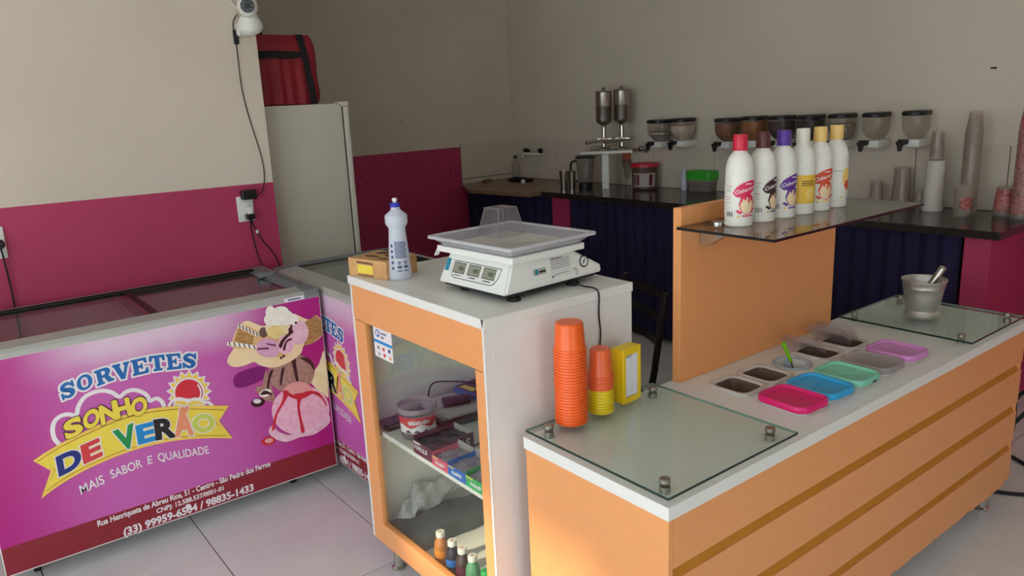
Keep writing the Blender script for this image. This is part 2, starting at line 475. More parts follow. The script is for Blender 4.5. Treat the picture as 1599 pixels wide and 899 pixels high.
# ---------------------------------------------------------------- chest freezers with printed fronts
ART = json.loads(r'''{"head":[["S",[[0.2731,0.6703],[0.3229,0.6821],[0.2663,0.7293]]],["O",[[0.3266,0.6856],[0.3787,0.6973],[0.324,0.743]]],["R",[[0.389,0.6937],[0.4472,0.7029],[0.3861,0.7526]]],["V",[[0.4484,0.698],[0.5077,0.7006],[0.4469,0.7602]]],["E",[[0.5118,0.701],[0.5688,0.7015],[0.5111,0.7636]]],["T",[[0.5731,0.7027],[0.6279,0.6972],[0.5753,0.7645]]],["E",[[0.6317,0.6946],[0.6862,0.6869],[0.6358,0.7575]]],["S",[[0.6882,0.6856],[0.7415,0.676],[0.6938,0.7465]]]],"sonho":[["S",[[0.2659,0.5266],[0.3139,0.5386],[0.2647,0.5884]]],["O",[[0.3257,0.541],[0.3759,0.556],[0.3266,0.6027]]],["N",[[0.383,0.5477],[0.4349,0.5574],[0.3837,0.6146]]],["H",[[0.4346,0.5559],[0.4837,0.5583],[0.4312,0.6199]]],["O",[[0.4865,0.5458],[0.5383,0.55],[0.4894,0.6102]]]],"verao":[["D",[[0.2218,0.3989],[0.2911,0.4146],[0.2224,0.467]]],["E",[[0.3065,0.4194],[0.3596,0.4301],[0.306,0.4848]]],["V",[[0.4249,0.4264],[0.4851,0.4359],[0.4184,0.5059]]],["E",[[0.4951,0.4343],[0.547,0.4336],[0.4958,0.5037]]],["R",[[0.558,0.4324],[0.6204,0.4247],[0.5599,0.5079]]],["Ã",[[0.6283,0.4247],[0.6868,0.4136],[0.6408,0.5335]]],["O",[[0.6934,0.4181],[0.7697,0.4026],[0.6991,0.4863]]]],"slogan":[["MAIS",[[0.2749,0.3],[0.3565,0.3173],[0.2717,0.3363]]],["SABOR",[[0.3811,0.3267],[0.4918,0.3375],[0.3784,0.3609]]],["E",[[0.5123,0.3401],[0.5286,0.341],[0.5136,0.372]]],["QUALIDADE",[[0.551,0.3399],[0.7398,0.3111],[0.5494,0.373]]]],"addr":[["Rua Henriqueta de Abreu Rios, 51 - Centro - São Pedro dos Ferros",[[0.3079,0.1555],[0.9775,0.1731],[0.3084,0.1781]]],["CNPJ: 12.588.537/0001-01",[[0.5138,0.1298],[0.7743,0.135],[0.5142,0.1486]]],["(33) 99959-6504 / 98835-1433",[[0.3883,0.0832],[0.8937,0.0895],[0.3896,0.1129]]]],"blob":[[0.6425,0.1082],[0.6422,0.1145],[0.6395,0.1205],[0.6351,0.1249],[0.6299,0.1269],[0.6248,0.1261],[0.6209,0.1227],[0.6189,0.1173],[0.6192,0.111],[0.6218,0.105],[0.6262,0.1005],[0.6315,0.0985],[0.6366,0.0993],[0.6405,0.1027]],"banner_top":[[0.1494,0.4798],[0.1957,0.5],[0.2537,0.52],[0.3186,0.5364],[0.3848,0.551],[0.4519,0.5608],[0.5194,0.5611],[0.5877,0.5545],[0.6923,0.5331],[0.8414,0.4892]],"banner_bot":[[0.1499,0.3313],[0.216,0.3627],[0.2952,0.3885],[0.3819,0.4054],[0.4702,0.4138],[0.553,0.4123],[0.6375,0.4021],[0.7455,0.3758],[0.8384,0.3453]],"notchL":[0.1955,0.4249],"notchR":[0.7955,0.4349],"cloud":[[0.2387,0.5106],[0.2262,0.5386],[0.2256,0.5722],[0.2365,0.6022],[0.2602,0.6172],[0.2844,0.6152],[0.3058,0.6059],[0.3189,0.6372],[0.342,0.6642],[0.372,0.6744],[0.4037,0.6732],[0.4337,0.6573],[0.4545,0.6347],[0.4783,0.6473],[0.5052,0.6483],[0.5333,0.632],[0.5505,0.6093],[0.5545,0.5901],[0.5793,0.5933],[0.5963,0.5751],[0.6013,0.5514]],"star":[[0.786,0.5653],[0.7678,0.5845],[0.7839,0.6014],[0.7611,0.6125],[0.769,0.6352],[0.7451,0.6366],[0.7438,0.6616],[0.7224,0.6532],[0.7122,0.6766],[0.6966,0.66],[0.6793,0.6782],[0.6716,0.656],[0.6499,0.6665],[0.651,0.6419],[0.6282,0.6432],[0.6379,0.62],[0.6173,0.6119],[0.6341,0.5935],[0.6187,0.5771],[0.6403,0.5661],[0.6328,0.5462],[0.6555,0.542],[0.6597,0.5385],[0.6789,0.5329],[0.6918,0.5292],[0.7047,0.5254],[0.7243,0.5197],[0.7292,0.5207],[0.7522,0.5116],[0.7505,0.5347],[0.7747,0.5328],[0.7641,0.5572]],"star_y":[[0.777,0.5678],[0.7588,0.5851],[0.7751,0.6001],[0.753,0.6094],[0.7618,0.6304],[0.7392,0.6303],[0.7392,0.6541],[0.7195,0.6448],[0.711,0.6676],[0.6971,0.6507],[0.6815,0.6691],[0.6753,0.6472],[0.655,0.6586],[0.6574,0.6351],[0.6355,0.6377],[0.646,0.616],[0.6257,0.6096],[0.6427,0.5929],[0.627,0.5783],[0.648,0.5691],[0.6396,0.5499],[0.6613,0.5482],[0.6637,0.5429],[0.6813,0.5379],[0.6925,0.5346],[0.7038,0.5314],[0.7217,0.5262],[0.7254,0.5298],[0.7467,0.519],[0.7438,0.5419],[0.7669,0.5387],[0.7556,0.5614]],"sun_w":[[0.7563,0.567],[0.7568,0.5804],[0.7546,0.594],[0.75,0.607],[0.7431,0.6189],[0.7343,0.6291],[0.7239,0.6374],[0.7124,0.6432],[0.7003,0.6464],[0.6882,0.6468],[0.6766,0.6445],[0.6659,0.6395],[0.6567,0.6321],[0.6492,0.6226],[0.6438,0.6115],[0.6408,0.5991],[0.6402,0.586],[0.6421,0.5727],[0.647,0.5638],[0.6549,0.5615],[0.6646,0.5588],[0.6755,0.5557],[0.6872,0.5523],[0.6993,0.5489],[0.7112,0.5455],[0.7223,0.5423],[0.7323,0.5395],[0.7405,0.5372],[0.7477,0.5428],[0.7532,0.5543]],"sun":[[0.7491,0.569],[0.7495,0.5807],[0.7476,0.5926],[0.7436,0.6039],[0.7375,0.6143],[0.7298,0.6234],[0.7207,0.6306],[0.7106,0.6357],[0.7,0.6385],[0.6894,0.6389],[0.6792,0.6369],[0.6698,0.6326],[0.6616,0.6261],[0.6551,0.6178],[0.6503,0.608],[0.6477,0.5972],[0.6472,0.5857],[0.6489,0.5741],[0.654,0.5722],[0.661,0.5702],[0.6695,0.5678],[0.6791,0.5651],[0.6894,0.5622],[0.7,0.5592],[0.7104,0.5563],[0.7202,0.5535],[0.7289,0.5511],[0.7361,0.549],[0.7415,0.5479],[0.7464,0.5579]],"sunarc":[[0.735,0.5523],[0.7375,0.5566],[0.7395,0.5613],[0.741,0.5662],[0.7419,0.5714],[0.7423,0.5767],[0.7422,0.582],[0.7415,0.5874],[0.7402,0.5928],[0.7384,0.5979],[0.7362,0.603],[0.7334,0.6077]],"scloud":[[0.6168,0.5509],[0.6321,0.568],[0.6542,0.5722],[0.678,0.5614],[0.6886,0.5487],[0.7099,0.554],[0.7349,0.5469],[0.7474,0.5294],[0.7655,0.5243],[0.7798,0.5061]],"pic":[["print_shadow",[[0.8718,0.5767],[0.8933,0.6134],[0.9895,0.6207],[1.0143,0.5964],[0.9888,0.5597],[0.8983,0.5482]]],["ice_vanilla",[[1.2856,0.6174],[1.2448,0.5673],[1.2104,0.5309],[1.1981,0.489],[1.2584,0.4113],[1.2714,0.4231]]],["ice_choc",[[1.2193,0.5508],[1.2156,0.5682],[1.2081,0.585],[1.1971,0.6006],[1.183,0.6143],[1.1664,0.6257],[1.1481,0.6342],[1.1287,0.6397],[1.109,0.6419],[1.0897,0.6408],[1.0716,0.6365],[1.0552,0.6291],[1.0413,0.619],[1.0302,0.6065],[1.0224,0.5921],[1.0181,0.5763],[1.0176,0.5597],[1.0208,0.5428],[1.0276,0.5264],[1.0379,0.511],[1.0512,0.4972],[1.0672,0.4855],[1.0851,0.4764],[1.1044,0.4703],[1.1243,0.4674],[1.1441,0.4679],[1.1629,0.4719],[1.1801,0.4791],[1.1948,0.4893],[1.2065,0.5021],[1.2147,0.5171],[1.219,0.5335]]],["ice_choc",[[0.9964,0.5649],[1.0109,0.5973],[1.0168,0.5595],[1.033,0.4599],[1.0114,0.4572],[0.9885,0.4725],[0.9651,0.5082],[0.9559,0.5289],[0.969,0.5397],[0.9854,0.5317]]],["ice_sauce",[[1.0275,0.5894],[1.0416,0.5894],[1.0228,0.5507],[1.0108,0.5102],[1.0039,0.512],[1.0125,0.5534]]],["ice_sauce",[[1.0784,0.5872],[1.09,0.5879],[1.0784,0.5506],[1.0671,0.5168],[1.0595,0.5189],[1.0695,0.5603]]],["ice_sauce",[[1.1233,0.6125],[1.1419,0.6152],[1.1413,0.5785],[1.1432,0.5186],[1.1327,0.5177],[1.1262,0.575]]],["ice_sauce",[[1.1602,0.6144],[1.1962,0.6055],[1.2185,0.5701],[1.2185,0.5363],[1.2067,0.5656],[1.1801,0.5947]]],["ice_sauce",[[0.9892,0.4646],[0.9875,0.4708],[0.9831,0.4767],[0.9764,0.4817],[0.9682,0.4853],[0.9592,0.4871],[0.9502,0.487],[0.9423,0.485],[0.9361,0.4813],[0.9322,0.4762],[0.931,0.4703],[0.9327,0.4642],[0.937,0.4583],[0.9436,0.4533],[0.9518,0.4497],[0.9608,0.4478],[0.9698,0.4479],[0.9778,0.4498],[0.9841,0.4535],[0.988,0.4586]]],["print_white",[[0.9735,0.4695],[0.9727,0.4736],[0.9696,0.4778],[0.9646,0.4814],[0.9585,0.4839],[0.9523,0.4849],[0.9468,0.4842],[0.943,0.482],[0.9413,0.4786],[0.942,0.4745],[0.9451,0.4704],[0.95,0.4667],[0.9561,0.4642],[0.9623,0.4632],[0.9678,0.4638],[0.9718,0.466]]],["ice_white",[[1.0209,0.5023],[1.0177,0.5082],[1.011,0.5129],[1.0021,0.5155],[0.9921,0.5158],[0.9827,0.5136],[0.9752,0.5094],[0.9708,0.5037],[0.9702,0.4974],[0.9733,0.4914],[0.9798,0.4868],[0.9888,0.4841],[0.9987,0.4838],[1.0082,0.4859],[1.0158,0.4902],[1.0202,0.4959]]],["ice_sauce",[[0.9729,0.4988],[0.9913,0.5119],[1.0163,0.4977],[1.0214,0.4816],[1.0049,0.4913],[0.9842,0.4942]]],["ice_straw",[[1.2681,0.3546],[1.2665,0.3753],[1.2609,0.3962],[1.2514,0.4164],[1.2385,0.4354],[1.2226,0.4526],[1.2041,0.4675],[1.1838,0.4796],[1.1623,0.4887],[1.1402,0.4944],[1.1182,0.4967],[1.0969,0.4954],[1.0769,0.4908],[1.0589,0.483],[1.0432,0.4722],[1.0304,0.4587],[1.0208,0.4429],[1.0146,0.4254],[1.012,0.4065],[1.0132,0.3867],[1.018,0.3668],[1.0264,0.3472],[1.0382,0.3284],[1.0531,0.3111],[1.0705,0.2958],[1.0902,0.283],[1.1115,0.273],[1.1337,0.2662],[1.1562,0.263],[1.1783,0.2633],[1.1993,0.2673],[1.2185,0.2749],[1.2352,0.2858],[1.249,0.2997],[1.2592,0.3162],[1.2657,0.3347]]],["ice_frill",[[0.9889,0.3318],[1.0053,0.3492],[1.0365,0.3094],[1.0846,0.2828],[1.1518,0.2809],[1.2152,0.3001],[1.2608,0.3254],[1.2647,0.289],[1.2269,0.2653],[1.1791,0.253],[1.1193,0.2603],[1.0596,0.258],[1.0121,0.2869],[0.9936,0.3116]]],["ice_capp",[[1.0682,0.4833],[1.0891,0.5072],[1.1336,0.5123],[1.1762,0.4948],[1.2025,0.4613],[1.1639,0.453],[1.1338,0.4501],[1.0994,0.4709]]],["ice_red",[[1.0723,0.4873],[1.0901,0.4847],[1.0929,0.4653],[1.0652,0.4284],[1.0356,0.3923],[1.0139,0.3315],[1.0031,0.3311],[1.0171,0.3754],[1.0296,0.4015],[1.0643,0.451]]],["ice_red",[[1.1127,0.4597],[1.1567,0.455],[1.1484,0.4347],[1.1355,0.4006],[1.1374,0.3392],[1.1445,0.2832],[1.1288,0.2781],[1.127,0.327],[1.1237,0.3889],[1.1259,0.4335]]],["ice_red",[[1.1567,0.455],[1.1907,0.4569],[1.2301,0.4346],[1.2552,0.3814],[1.255,0.3659],[1.2351,0.4102],[1.2001,0.4391],[1.1663,0.441]]],["ice_red",[[1.0655,0.4914],[1.0994,0.4709],[1.1335,0.4479],[1.1868,0.4557],[1.2005,0.4428],[1.1389,0.4298],[1.0908,0.4599]]],["ice_red",[[1.0125,0.2839],[1.0101,0.2908],[1.0044,0.2972],[0.9959,0.3023],[0.9858,0.3056],[0.9753,0.3065],[0.9656,0.3051],[0.9579,0.3015],[0.9532,0.2962],[0.9518,0.2897],[0.9541,0.2828],[0.9598,0.2765],[0.9681,0.2713],[0.9781,0.268],[0.9887,0.267],[0.9985,0.2683],[1.0063,0.2719],[1.0112,0.2773]]],["ice_capp",[[1.003,0.2857],[1.001,0.2905],[0.9959,0.2948],[0.9886,0.2978],[0.9806,0.2988],[0.9735,0.2978],[0.9687,0.2948],[0.9671,0.2905],[0.969,0.2857],[0.9741,0.2814],[0.9814,0.2784],[0.9894,0.2773],[0.9966,0.2784],[1.0014,0.2813]]],["wafer",[[0.8639,0.7427],[0.8908,0.7225],[0.8672,0.6935],[0.8593,0.6677],[0.8807,0.6448],[0.9234,0.6389],[0.9649,0.6447],[0.9897,0.6228],[1.036,0.6017],[1.0785,0.6003],[1.1306,0.6129],[1.1701,0.6363],[1.1827,0.6627],[1.2255,0.6652],[1.2778,0.6939],[1.2738,0.7466],[1.2554,0.785],[1.2188,0.7716],[1.1743,0.8005],[1.1537,0.8098],[1.1242,0.8039],[1.073,0.7899],[1.0171,0.7879],[0.9603,0.8225],[0.925,0.808],[0.9014,0.7788],[0.8855,0.748]]],["wafer_dark",[[0.8908,0.7225],[0.9652,0.7013],[0.9963,0.6761],[1.0352,0.6524],[1.0899,0.6353],[1.1213,0.6568],[1.1395,0.6889],[1.1366,0.7258],[1.0466,0.7461],[0.9912,0.7726],[0.9575,0.8009],[0.9205,0.7987],[0.9001,0.7688]]],["wafer",[[0.8904,0.7191],[0.8759,0.6844],[0.9068,0.6663],[0.9699,0.6846],[1.0095,0.6708],[1.0544,0.6368],[1.1035,0.6284],[1.1504,0.6571],[1.171,0.6449],[1.1235,0.6139],[1.0716,0.6021],[1.0295,0.6055],[0.9899,0.6242],[0.9651,0.6461],[0.9237,0.6409],[0.8828,0.6457],[0.8608,0.6694]]],["wafer_line",[[1.1917,0.7607],[1.2188,0.7716],[1.2554,0.785],[1.2738,0.7466],[1.2778,0.6939],[1.2255,0.6652],[1.1829,0.6641],[1.2008,0.7113]]],["wafer_line",[[0.9205,0.7987],[0.9785,0.753],[0.9665,0.7116],[0.8979,0.752]]],["ice_choc2",[[1.0366,0.7554],[1.0363,0.7641],[1.0334,0.7721],[1.0283,0.7781],[1.0218,0.7813],[1.0149,0.7811],[1.0087,0.7776],[1.004,0.7713],[1.0017,0.7632],[1.0019,0.7546],[1.0048,0.7466],[1.0099,0.7406],[1.0164,0.7374],[1.0233,0.7375],[1.0296,0.741],[1.0342,0.7473]]],["ice_frill",[[1.2103,0.7165],[1.21,0.7335],[1.2053,0.7498],[1.1968,0.7637],[1.1853,0.7739],[1.1719,0.7794],[1.158,0.7797],[1.1449,0.7749],[1.1339,0.7653],[1.126,0.7521],[1.122,0.7363],[1.1222,0.7195],[1.1266,0.7034],[1.1349,0.6895],[1.1463,0.6791],[1.1596,0.6733],[1.1736,0.6727],[1.1869,0.6774],[1.1982,0.6869],[1.2062,0.7004]]],["ice_vanilla",[[1.1147,0.7595],[1.1146,0.7717],[1.1116,0.7837],[1.1059,0.7947],[1.0979,0.8038],[1.0882,0.8106],[1.0773,0.8144],[1.0662,0.8152],[1.0555,0.8128],[1.0459,0.8075],[1.0381,0.7995],[1.0326,0.7895],[1.0297,0.7781],[1.0297,0.7661],[1.0325,0.7542],[1.038,0.7433],[1.0459,0.7341],[1.0555,0.7272],[1.0663,0.7231],[1.0775,0.7221],[1.0884,0.7244],[1.0982,0.7297],[1.1062,0.7377],[1.1118,0.7478]]],["ice_white",[[1.078,0.8312],[1.0779,0.8414],[1.0754,0.8508],[1.0708,0.8583],[1.0645,0.863],[1.0575,0.8645],[1.0504,0.8624],[1.0443,0.8571],[1.0397,0.8492],[1.0373,0.8397],[1.0373,0.8296],[1.0397,0.8203],[1.0443,0.8127],[1.0505,0.8079],[1.0576,0.8064],[1.0647,0.8084],[1.0709,0.8137],[1.0755,0.8216]]],["ice_white",[[1.136,0.8249],[1.1349,0.8329],[1.1299,0.8408],[1.1216,0.8475],[1.111,0.8524],[1.0995,0.8547],[1.0885,0.8542],[1.0791,0.8511],[1.0726,0.8457],[1.0698,0.8386],[1.0708,0.8307],[1.0757,0.8229],[1.0839,0.8161],[1.0943,0.8112],[1.1058,0.8088],[1.117,0.8091],[1.1265,0.8122],[1.1331,0.8177]]],["ice_white",[[1.1089,0.795],[1.1076,0.8055],[1.1014,0.8158],[1.0912,0.8245],[1.0782,0.8307],[1.064,0.8337],[1.0503,0.833],[1.0387,0.8289],[1.0307,0.8217],[1.027,0.8124],[1.0282,0.8021],[1.0342,0.7919],[1.0442,0.7832],[1.0571,0.7768],[1.0713,0.7737],[1.0852,0.7742],[1.097,0.7783],[1.1052,0.7855]]],["ice_white",[[1.1533,0.7942],[1.1528,0.8053],[1.1487,0.8158],[1.1417,0.8244],[1.1326,0.8301],[1.1224,0.8322],[1.1124,0.8305],[1.1039,0.8251],[1.0977,0.8168],[1.0947,0.8065],[1.0952,0.7955],[1.0991,0.785],[1.106,0.7764],[1.1151,0.7706],[1.1253,0.7684],[1.1353,0.77],[1.144,0.7754],[1.1502,0.7838]]],["ice_white",[[1.1723,0.7829],[1.172,0.7916],[1.1692,0.7998],[1.1641,0.8065],[1.1576,0.8108],[1.1502,0.8123],[1.143,0.8109],[1.1367,0.8066],[1.1322,0.8],[1.13,0.7919],[1.1303,0.7833],[1.133,0.7752],[1.138,0.7685],[1.1446,0.7641],[1.1519,0.7625],[1.1592,0.7639],[1.1655,0.7682],[1.17,0.7748]]],["ice_van2",[[1.1029,0.7442],[1.1021,0.7527],[1.0981,0.7612],[1.0911,0.7687],[1.082,0.7746],[1.0715,0.7782],[1.0608,0.7792],[1.0509,0.7775],[1.0427,0.7734],[1.037,0.7672],[1.0343,0.7595],[1.035,0.751],[1.0389,0.7426],[1.0457,0.7351],[1.0548,0.7292],[1.0652,0.7255],[1.0759,0.7244],[1.086,0.7259],[1.0944,0.7301],[1.1002,0.7363]]],["ice_purple",[[1.0781,0.6687],[1.0794,0.6794],[1.0774,0.6907],[1.072,0.7019],[1.0637,0.7123],[1.0531,0.721],[1.0409,0.7276],[1.028,0.7315],[1.0153,0.7326],[1.0035,0.7307],[0.9936,0.7261],[0.986,0.7191],[0.9814,0.71],[0.98,0.6996],[0.982,0.6885],[0.9871,0.6774],[0.9951,0.6671],[1.0055,0.6583],[1.0175,0.6516],[1.0305,0.6474],[1.0434,0.6461],[1.0554,0.6478],[1.0656,0.6524],[1.0734,0.6595]]],["ice_plum",[[0.9842,0.7003],[1.0331,0.6923],[1.0334,0.6836],[0.9845,0.6917]]],["ice_plum",[[1.0216,0.7128],[1.0619,0.6983],[1.0642,0.6885],[1.0309,0.7028]]],["ice_straw",[[1.1383,0.6783],[1.1381,0.6913],[1.1346,0.7039],[1.1282,0.7146],[1.1195,0.7226],[1.1094,0.7269],[1.0988,0.7272],[1.0889,0.7236],[1.0804,0.7163],[1.0744,0.7061],[1.0713,0.694],[1.0714,0.6811],[1.0747,0.6686],[1.081,0.6579],[1.0896,0.6498],[1.0997,0.6453],[1.1103,0.6448],[1.1204,0.6483],[1.129,0.6556],[1.1351,0.6659]]],["ice_sauce",[[1.075,0.6895],[1.0961,0.717],[1.1383,0.7399],[1.1431,0.7316],[1.1057,0.7076],[1.0848,0.6764]]],["ice_sauce",[[1.0906,0.6714],[1.1087,0.7033],[1.131,0.709],[1.1337,0.7011],[1.1128,0.6951],[1.0988,0.6622]]],["ice_sauce",[[1.1254,0.7535],[1.1407,0.7609],[1.1417,0.7319],[1.1226,0.729]]],["ice_sauce",[[1.1443,0.7602],[1.1431,0.7645],[1.1393,0.767],[1.1351,0.7662],[1.133,0.7626],[1.1342,0.7583],[1.138,0.7558],[1.1421,0.7565]]],["ice_sauce",[[1.1656,0.7692],[1.1644,0.7736],[1.1606,0.7761],[1.1564,0.7753],[1.1543,0.7717],[1.1555,0.7673],[1.1593,0.7648],[1.1635,0.7656]]],["ice_sauce",[[1.0846,0.633],[1.0834,0.6374],[1.0797,0.64],[1.0756,0.6393],[1.0735,0.6357],[1.0746,0.6313],[1.0784,0.6287],[1.0825,0.6294]]],["ice_sauce",[[1.0959,0.6375],[1.0947,0.6419],[1.091,0.6445],[1.0869,0.6438],[1.0847,0.6402],[1.0859,0.6358],[1.0896,0.6332],[1.0938,0.6339]]],["ice_white",[[0.9201,0.8208],[0.9985,0.7597],[0.9964,0.7433],[0.918,0.8048]]],["ice_sauce",[[0.9213,0.8169],[0.9258,0.8159],[0.9296,0.7986],[0.9251,0.7996]]],["ice_sauce",[[0.9342,0.8069],[0.9387,0.8059],[0.9425,0.7885],[0.938,0.7895]]],["ice_sauce",[[0.9472,0.7968],[0.9517,0.7958],[0.9555,0.7783],[0.951,0.7793]]],["ice_sauce",[[0.9602,0.7866],[0.9648,0.7856],[0.9686,0.768],[0.964,0.7691]]],["ice_sauce",[[0.9733,0.7764],[0.9779,0.7754],[0.9818,0.7577],[0.9772,0.7588]]],["ice_sauce",[[0.9865,0.7661],[0.9912,0.7651],[0.9951,0.7473],[0.9905,0.7484]]],["ice_white",[[0.869,0.7566],[0.9837,0.7124],[0.9816,0.696],[0.8669,0.7406]]],["ice_sauce",[[0.8732,0.7542],[0.8777,0.7532],[0.8813,0.7358],[0.8769,0.7368]]],["ice_sauce",[[0.892,0.747],[0.8965,0.7459],[0.9002,0.7284],[0.8957,0.7295]]],["ice_sauce",[[0.9109,0.7397],[0.9154,0.7386],[0.9192,0.721],[0.9146,0.7221]]],["ice_sauce",[[0.93,0.7323],[0.9345,0.7313],[0.9383,0.7136],[0.9338,0.7147]]],["ice_sauce",[[0.9492,0.7249],[0.9538,0.7238],[0.9577,0.7061],[0.953,0.7072]]],["ice_sauce",[[0.9686,0.7175],[0.9732,0.7164],[0.9771,0.6985],[0.9725,0.6996]]]]}''')
FL, FD, FZ0, FZ1 = 1.278, 0.66, 0.075, 0.864
def onface(pts, lift):
    return [(p[0], -lift, p[1]) for p in pts]
def aff(mb, st, q, m, lift, bold=0.0, shear=0.0, grow=0.0):
    """one letter or word stretched onto the slanted box q = bottom left, bottom right, top left"""
    vs, fs = glyph(st, bold, shear)
    v0, _ = glyph(st, 0.0, shear)
    x0 = min(v[0] for v in v0); x1 = max(v[0] for v in v0); y0 = min(v[1] for v in v0); y1 = max(v[1] for v in v0)
    if len(st) > 8: y0, y1 = 0.0, 0.69
    a, b, c = [Vector(p) for p in q]
    pts = []
    for v in vs:
        s_ = (v[0] - x0) / (x1 - x0); t_ = (v[1] - y0) / (y1 - y0)
        p = a + (b - a) * s_ + (c - a) * t_
        pts.append((p.x, -lift, p.y))
    mb.add(pts, fs, m)
def ribbon(mb, pts, w, m, lift):
    P = [Vector(p) for p in pts]; L = []; R = []
    for i, p in enumerate(P):
        d = (P[min(i + 1, len(P) - 1)] - P[max(i - 1, 0)]).normalized(); n = Vector((-d.y, d.x)) * w / 2
        L.append((p + n)[:]); R.append((p - n)[:])
    mb.strip(onface(L, lift), onface(R, lift), m)
def inset_poly(pts, k):
    c = Vector((sum(p[0] for p in pts) / len(pts), sum(p[1] for p in pts) / len(pts)))
    return [(c + (Vector(p) - c) * k)[:] for p in pts]
def smooth2(pts, n=4):
    P = [Vector(p) for p in pts]; Q = []
    for i in range(len(P) - 1):
        p0, p1, p2, p3 = P[max(i - 1, 0)], P[i], P[i + 1], P[min(i + 2, len(P) - 1)]
        for k in range(n):
            t = k / n
            Q.append((0.5 * ((2 * p1) + (p2 - p0) * t + (2 * p0 - 5 * p1 + 4 * p2 - p3) * t * t + (3 * p1 - p0 - 3 * p2 + p3) * t ** 3))[:])
    return Q + [P[-1][:]]
def smoothc(pts, n=3):
    P = [Vector(p) for p in pts]; N = len(P); Q = []
    for i in range(N):
        p0, p1, p2, p3 = P[i - 1], P[i], P[(i + 1) % N], P[(i + 2) % N]
        for k in range(n):
            t = k / n
            Q.append((0.5 * ((2 * p1) + (p2 - p0) * t + (2 * p0 - 5 * p1 + 4 * p2 - p3) * t * t + (3 * p1 - p0 - 3 * p2 + p3) * t ** 3))[:])
    return Q

def bandarc(cx, cy, rx, ry, a0, a1, wx, n=9):
    o_ = []; i_ = []
    for k in range(n + 1):
        t = math.radians(a0 + (a1 - a0) * k / n); c, s_ = math.cos(t), math.sin(t); w_ = wx * (0.55 + 0.45 * abs(c))
        o_.append((cx + rx * c, cy + ry * s_)); i_.append((cx + (rx - w_) * c, cy + (ry - wx * 0.62) * s_))
    return o_ + i_[::-1]
def sshape():
    C = smooth2([(0.86, 0.70), (0.70, 0.86), (0.48, 0.90), (0.24, 0.80), (0.22, 0.64), (0.46, 0.53), (0.72, 0.42), (0.80, 0.26), (0.60, 0.11), (0.36, 0.11), (0.16, 0.27)], 3)
    L = []; R = []
    for i, p in enumerate(C):
        d = (Vector(C[min(i + 1, len(C) - 1)]) - Vector(C[max(i - 1, 0)])).normalized(); n = Vector((-d.y, d.x))
        w_ = (0.085 + 0.055 * math.sin(PI * i / (len(C) - 1)) ** 2) if 0 < i < len(C) - 1 else 0.05
        L.append((Vector(p) + n * w_)[:]); R.append((Vector(p) - n * w_)[:])
    return L + R[::-1]
SLAB = {
    'S': [sshape(), [(0.82, 0.58), (0.98, 0.58), (0.98, 0.98), (0.84, 0.98)], [(0.02, 0.02), (0.16, 0.02), (0.18, 0.42), (0.02, 0.42)]],
    'O': [bandarc(0.5, 0.5, 0.5, 0.5, -90, 90, 0.27), bandarc(0.5, 0.5, 0.5, 0.5, 90, 270, 0.27)],
    'R': [[(0.0, 0.0), (0.46, 0.0), (0.46, 0.15), (0.38, 0.15), (0.38, 0.85), (0.46, 1.0), (0.0, 1.0), (0.0, 0.85), (0.10, 0.85), (0.10, 0.15), (0.0, 0.15)],
          [(0.38, 1.0), (0.38, 0.84), (0.52, 0.83), (0.60, 0.75), (0.58, 0.64), (0.50, 0.58), (0.38, 0.57), (0.38, 0.42), (0.60, 0.42), (0.80, 0.50), (0.90, 0.68), (0.88, 0.84), (0.76, 0.96), (0.60, 1.0)],
          [(0.46, 0.46), (0.66, 0.02), (1.02, 0.0), (1.02, 0.15), (0.92, 0.17), (0.72, 0.50)]],
    'V': [[(0.0, 1.0), (0.0, 0.85), (0.08, 0.85), (0.38, 0.0), (0.62, 0.0), (0.92, 0.85), (1.0, 0.85), (1.0, 1.0), (0.64, 1.0), (0.64, 0.85), (0.72, 0.85), (0.56, 0.34), (0.40, 0.85), (0.48, 0.85), (0.48, 1.0)]],
    'E': [[(0.0, 0.0), (0.98, 0.0), (1.0, 0.36), (0.86, 0.36), (0.76, 0.16), (0.40, 0.16), (0.40, 0.42), (0.54, 0.42), (0.58, 0.32), (0.68, 0.32), (0.68, 0.68), (0.58, 0.68), (0.54, 0.58), (0.40, 0.58), (0.40, 0.84), (0.74, 0.84), (0.84, 0.66), (0.97, 0.66), (0.95, 1.0), (0.0, 1.0), (0.0, 0.85), (0.10, 0.85), (0.10, 0.15), (0.0, 0.15)]],
    'T': [[(0.20, 0.0), (0.80, 0.0), (0.80, 0.15), (0.66, 0.15), (0.66, 0.84), (0.78, 0.84), (0.88, 0.62), (1.02, 0.62), (1.0, 1.0), (0.0, 1.0), (-0.02, 0.62), (0.12, 0.62), (0.22, 0.84), (0.34, 0.84), (0.34, 0.15), (0.20, 0.15)]]}
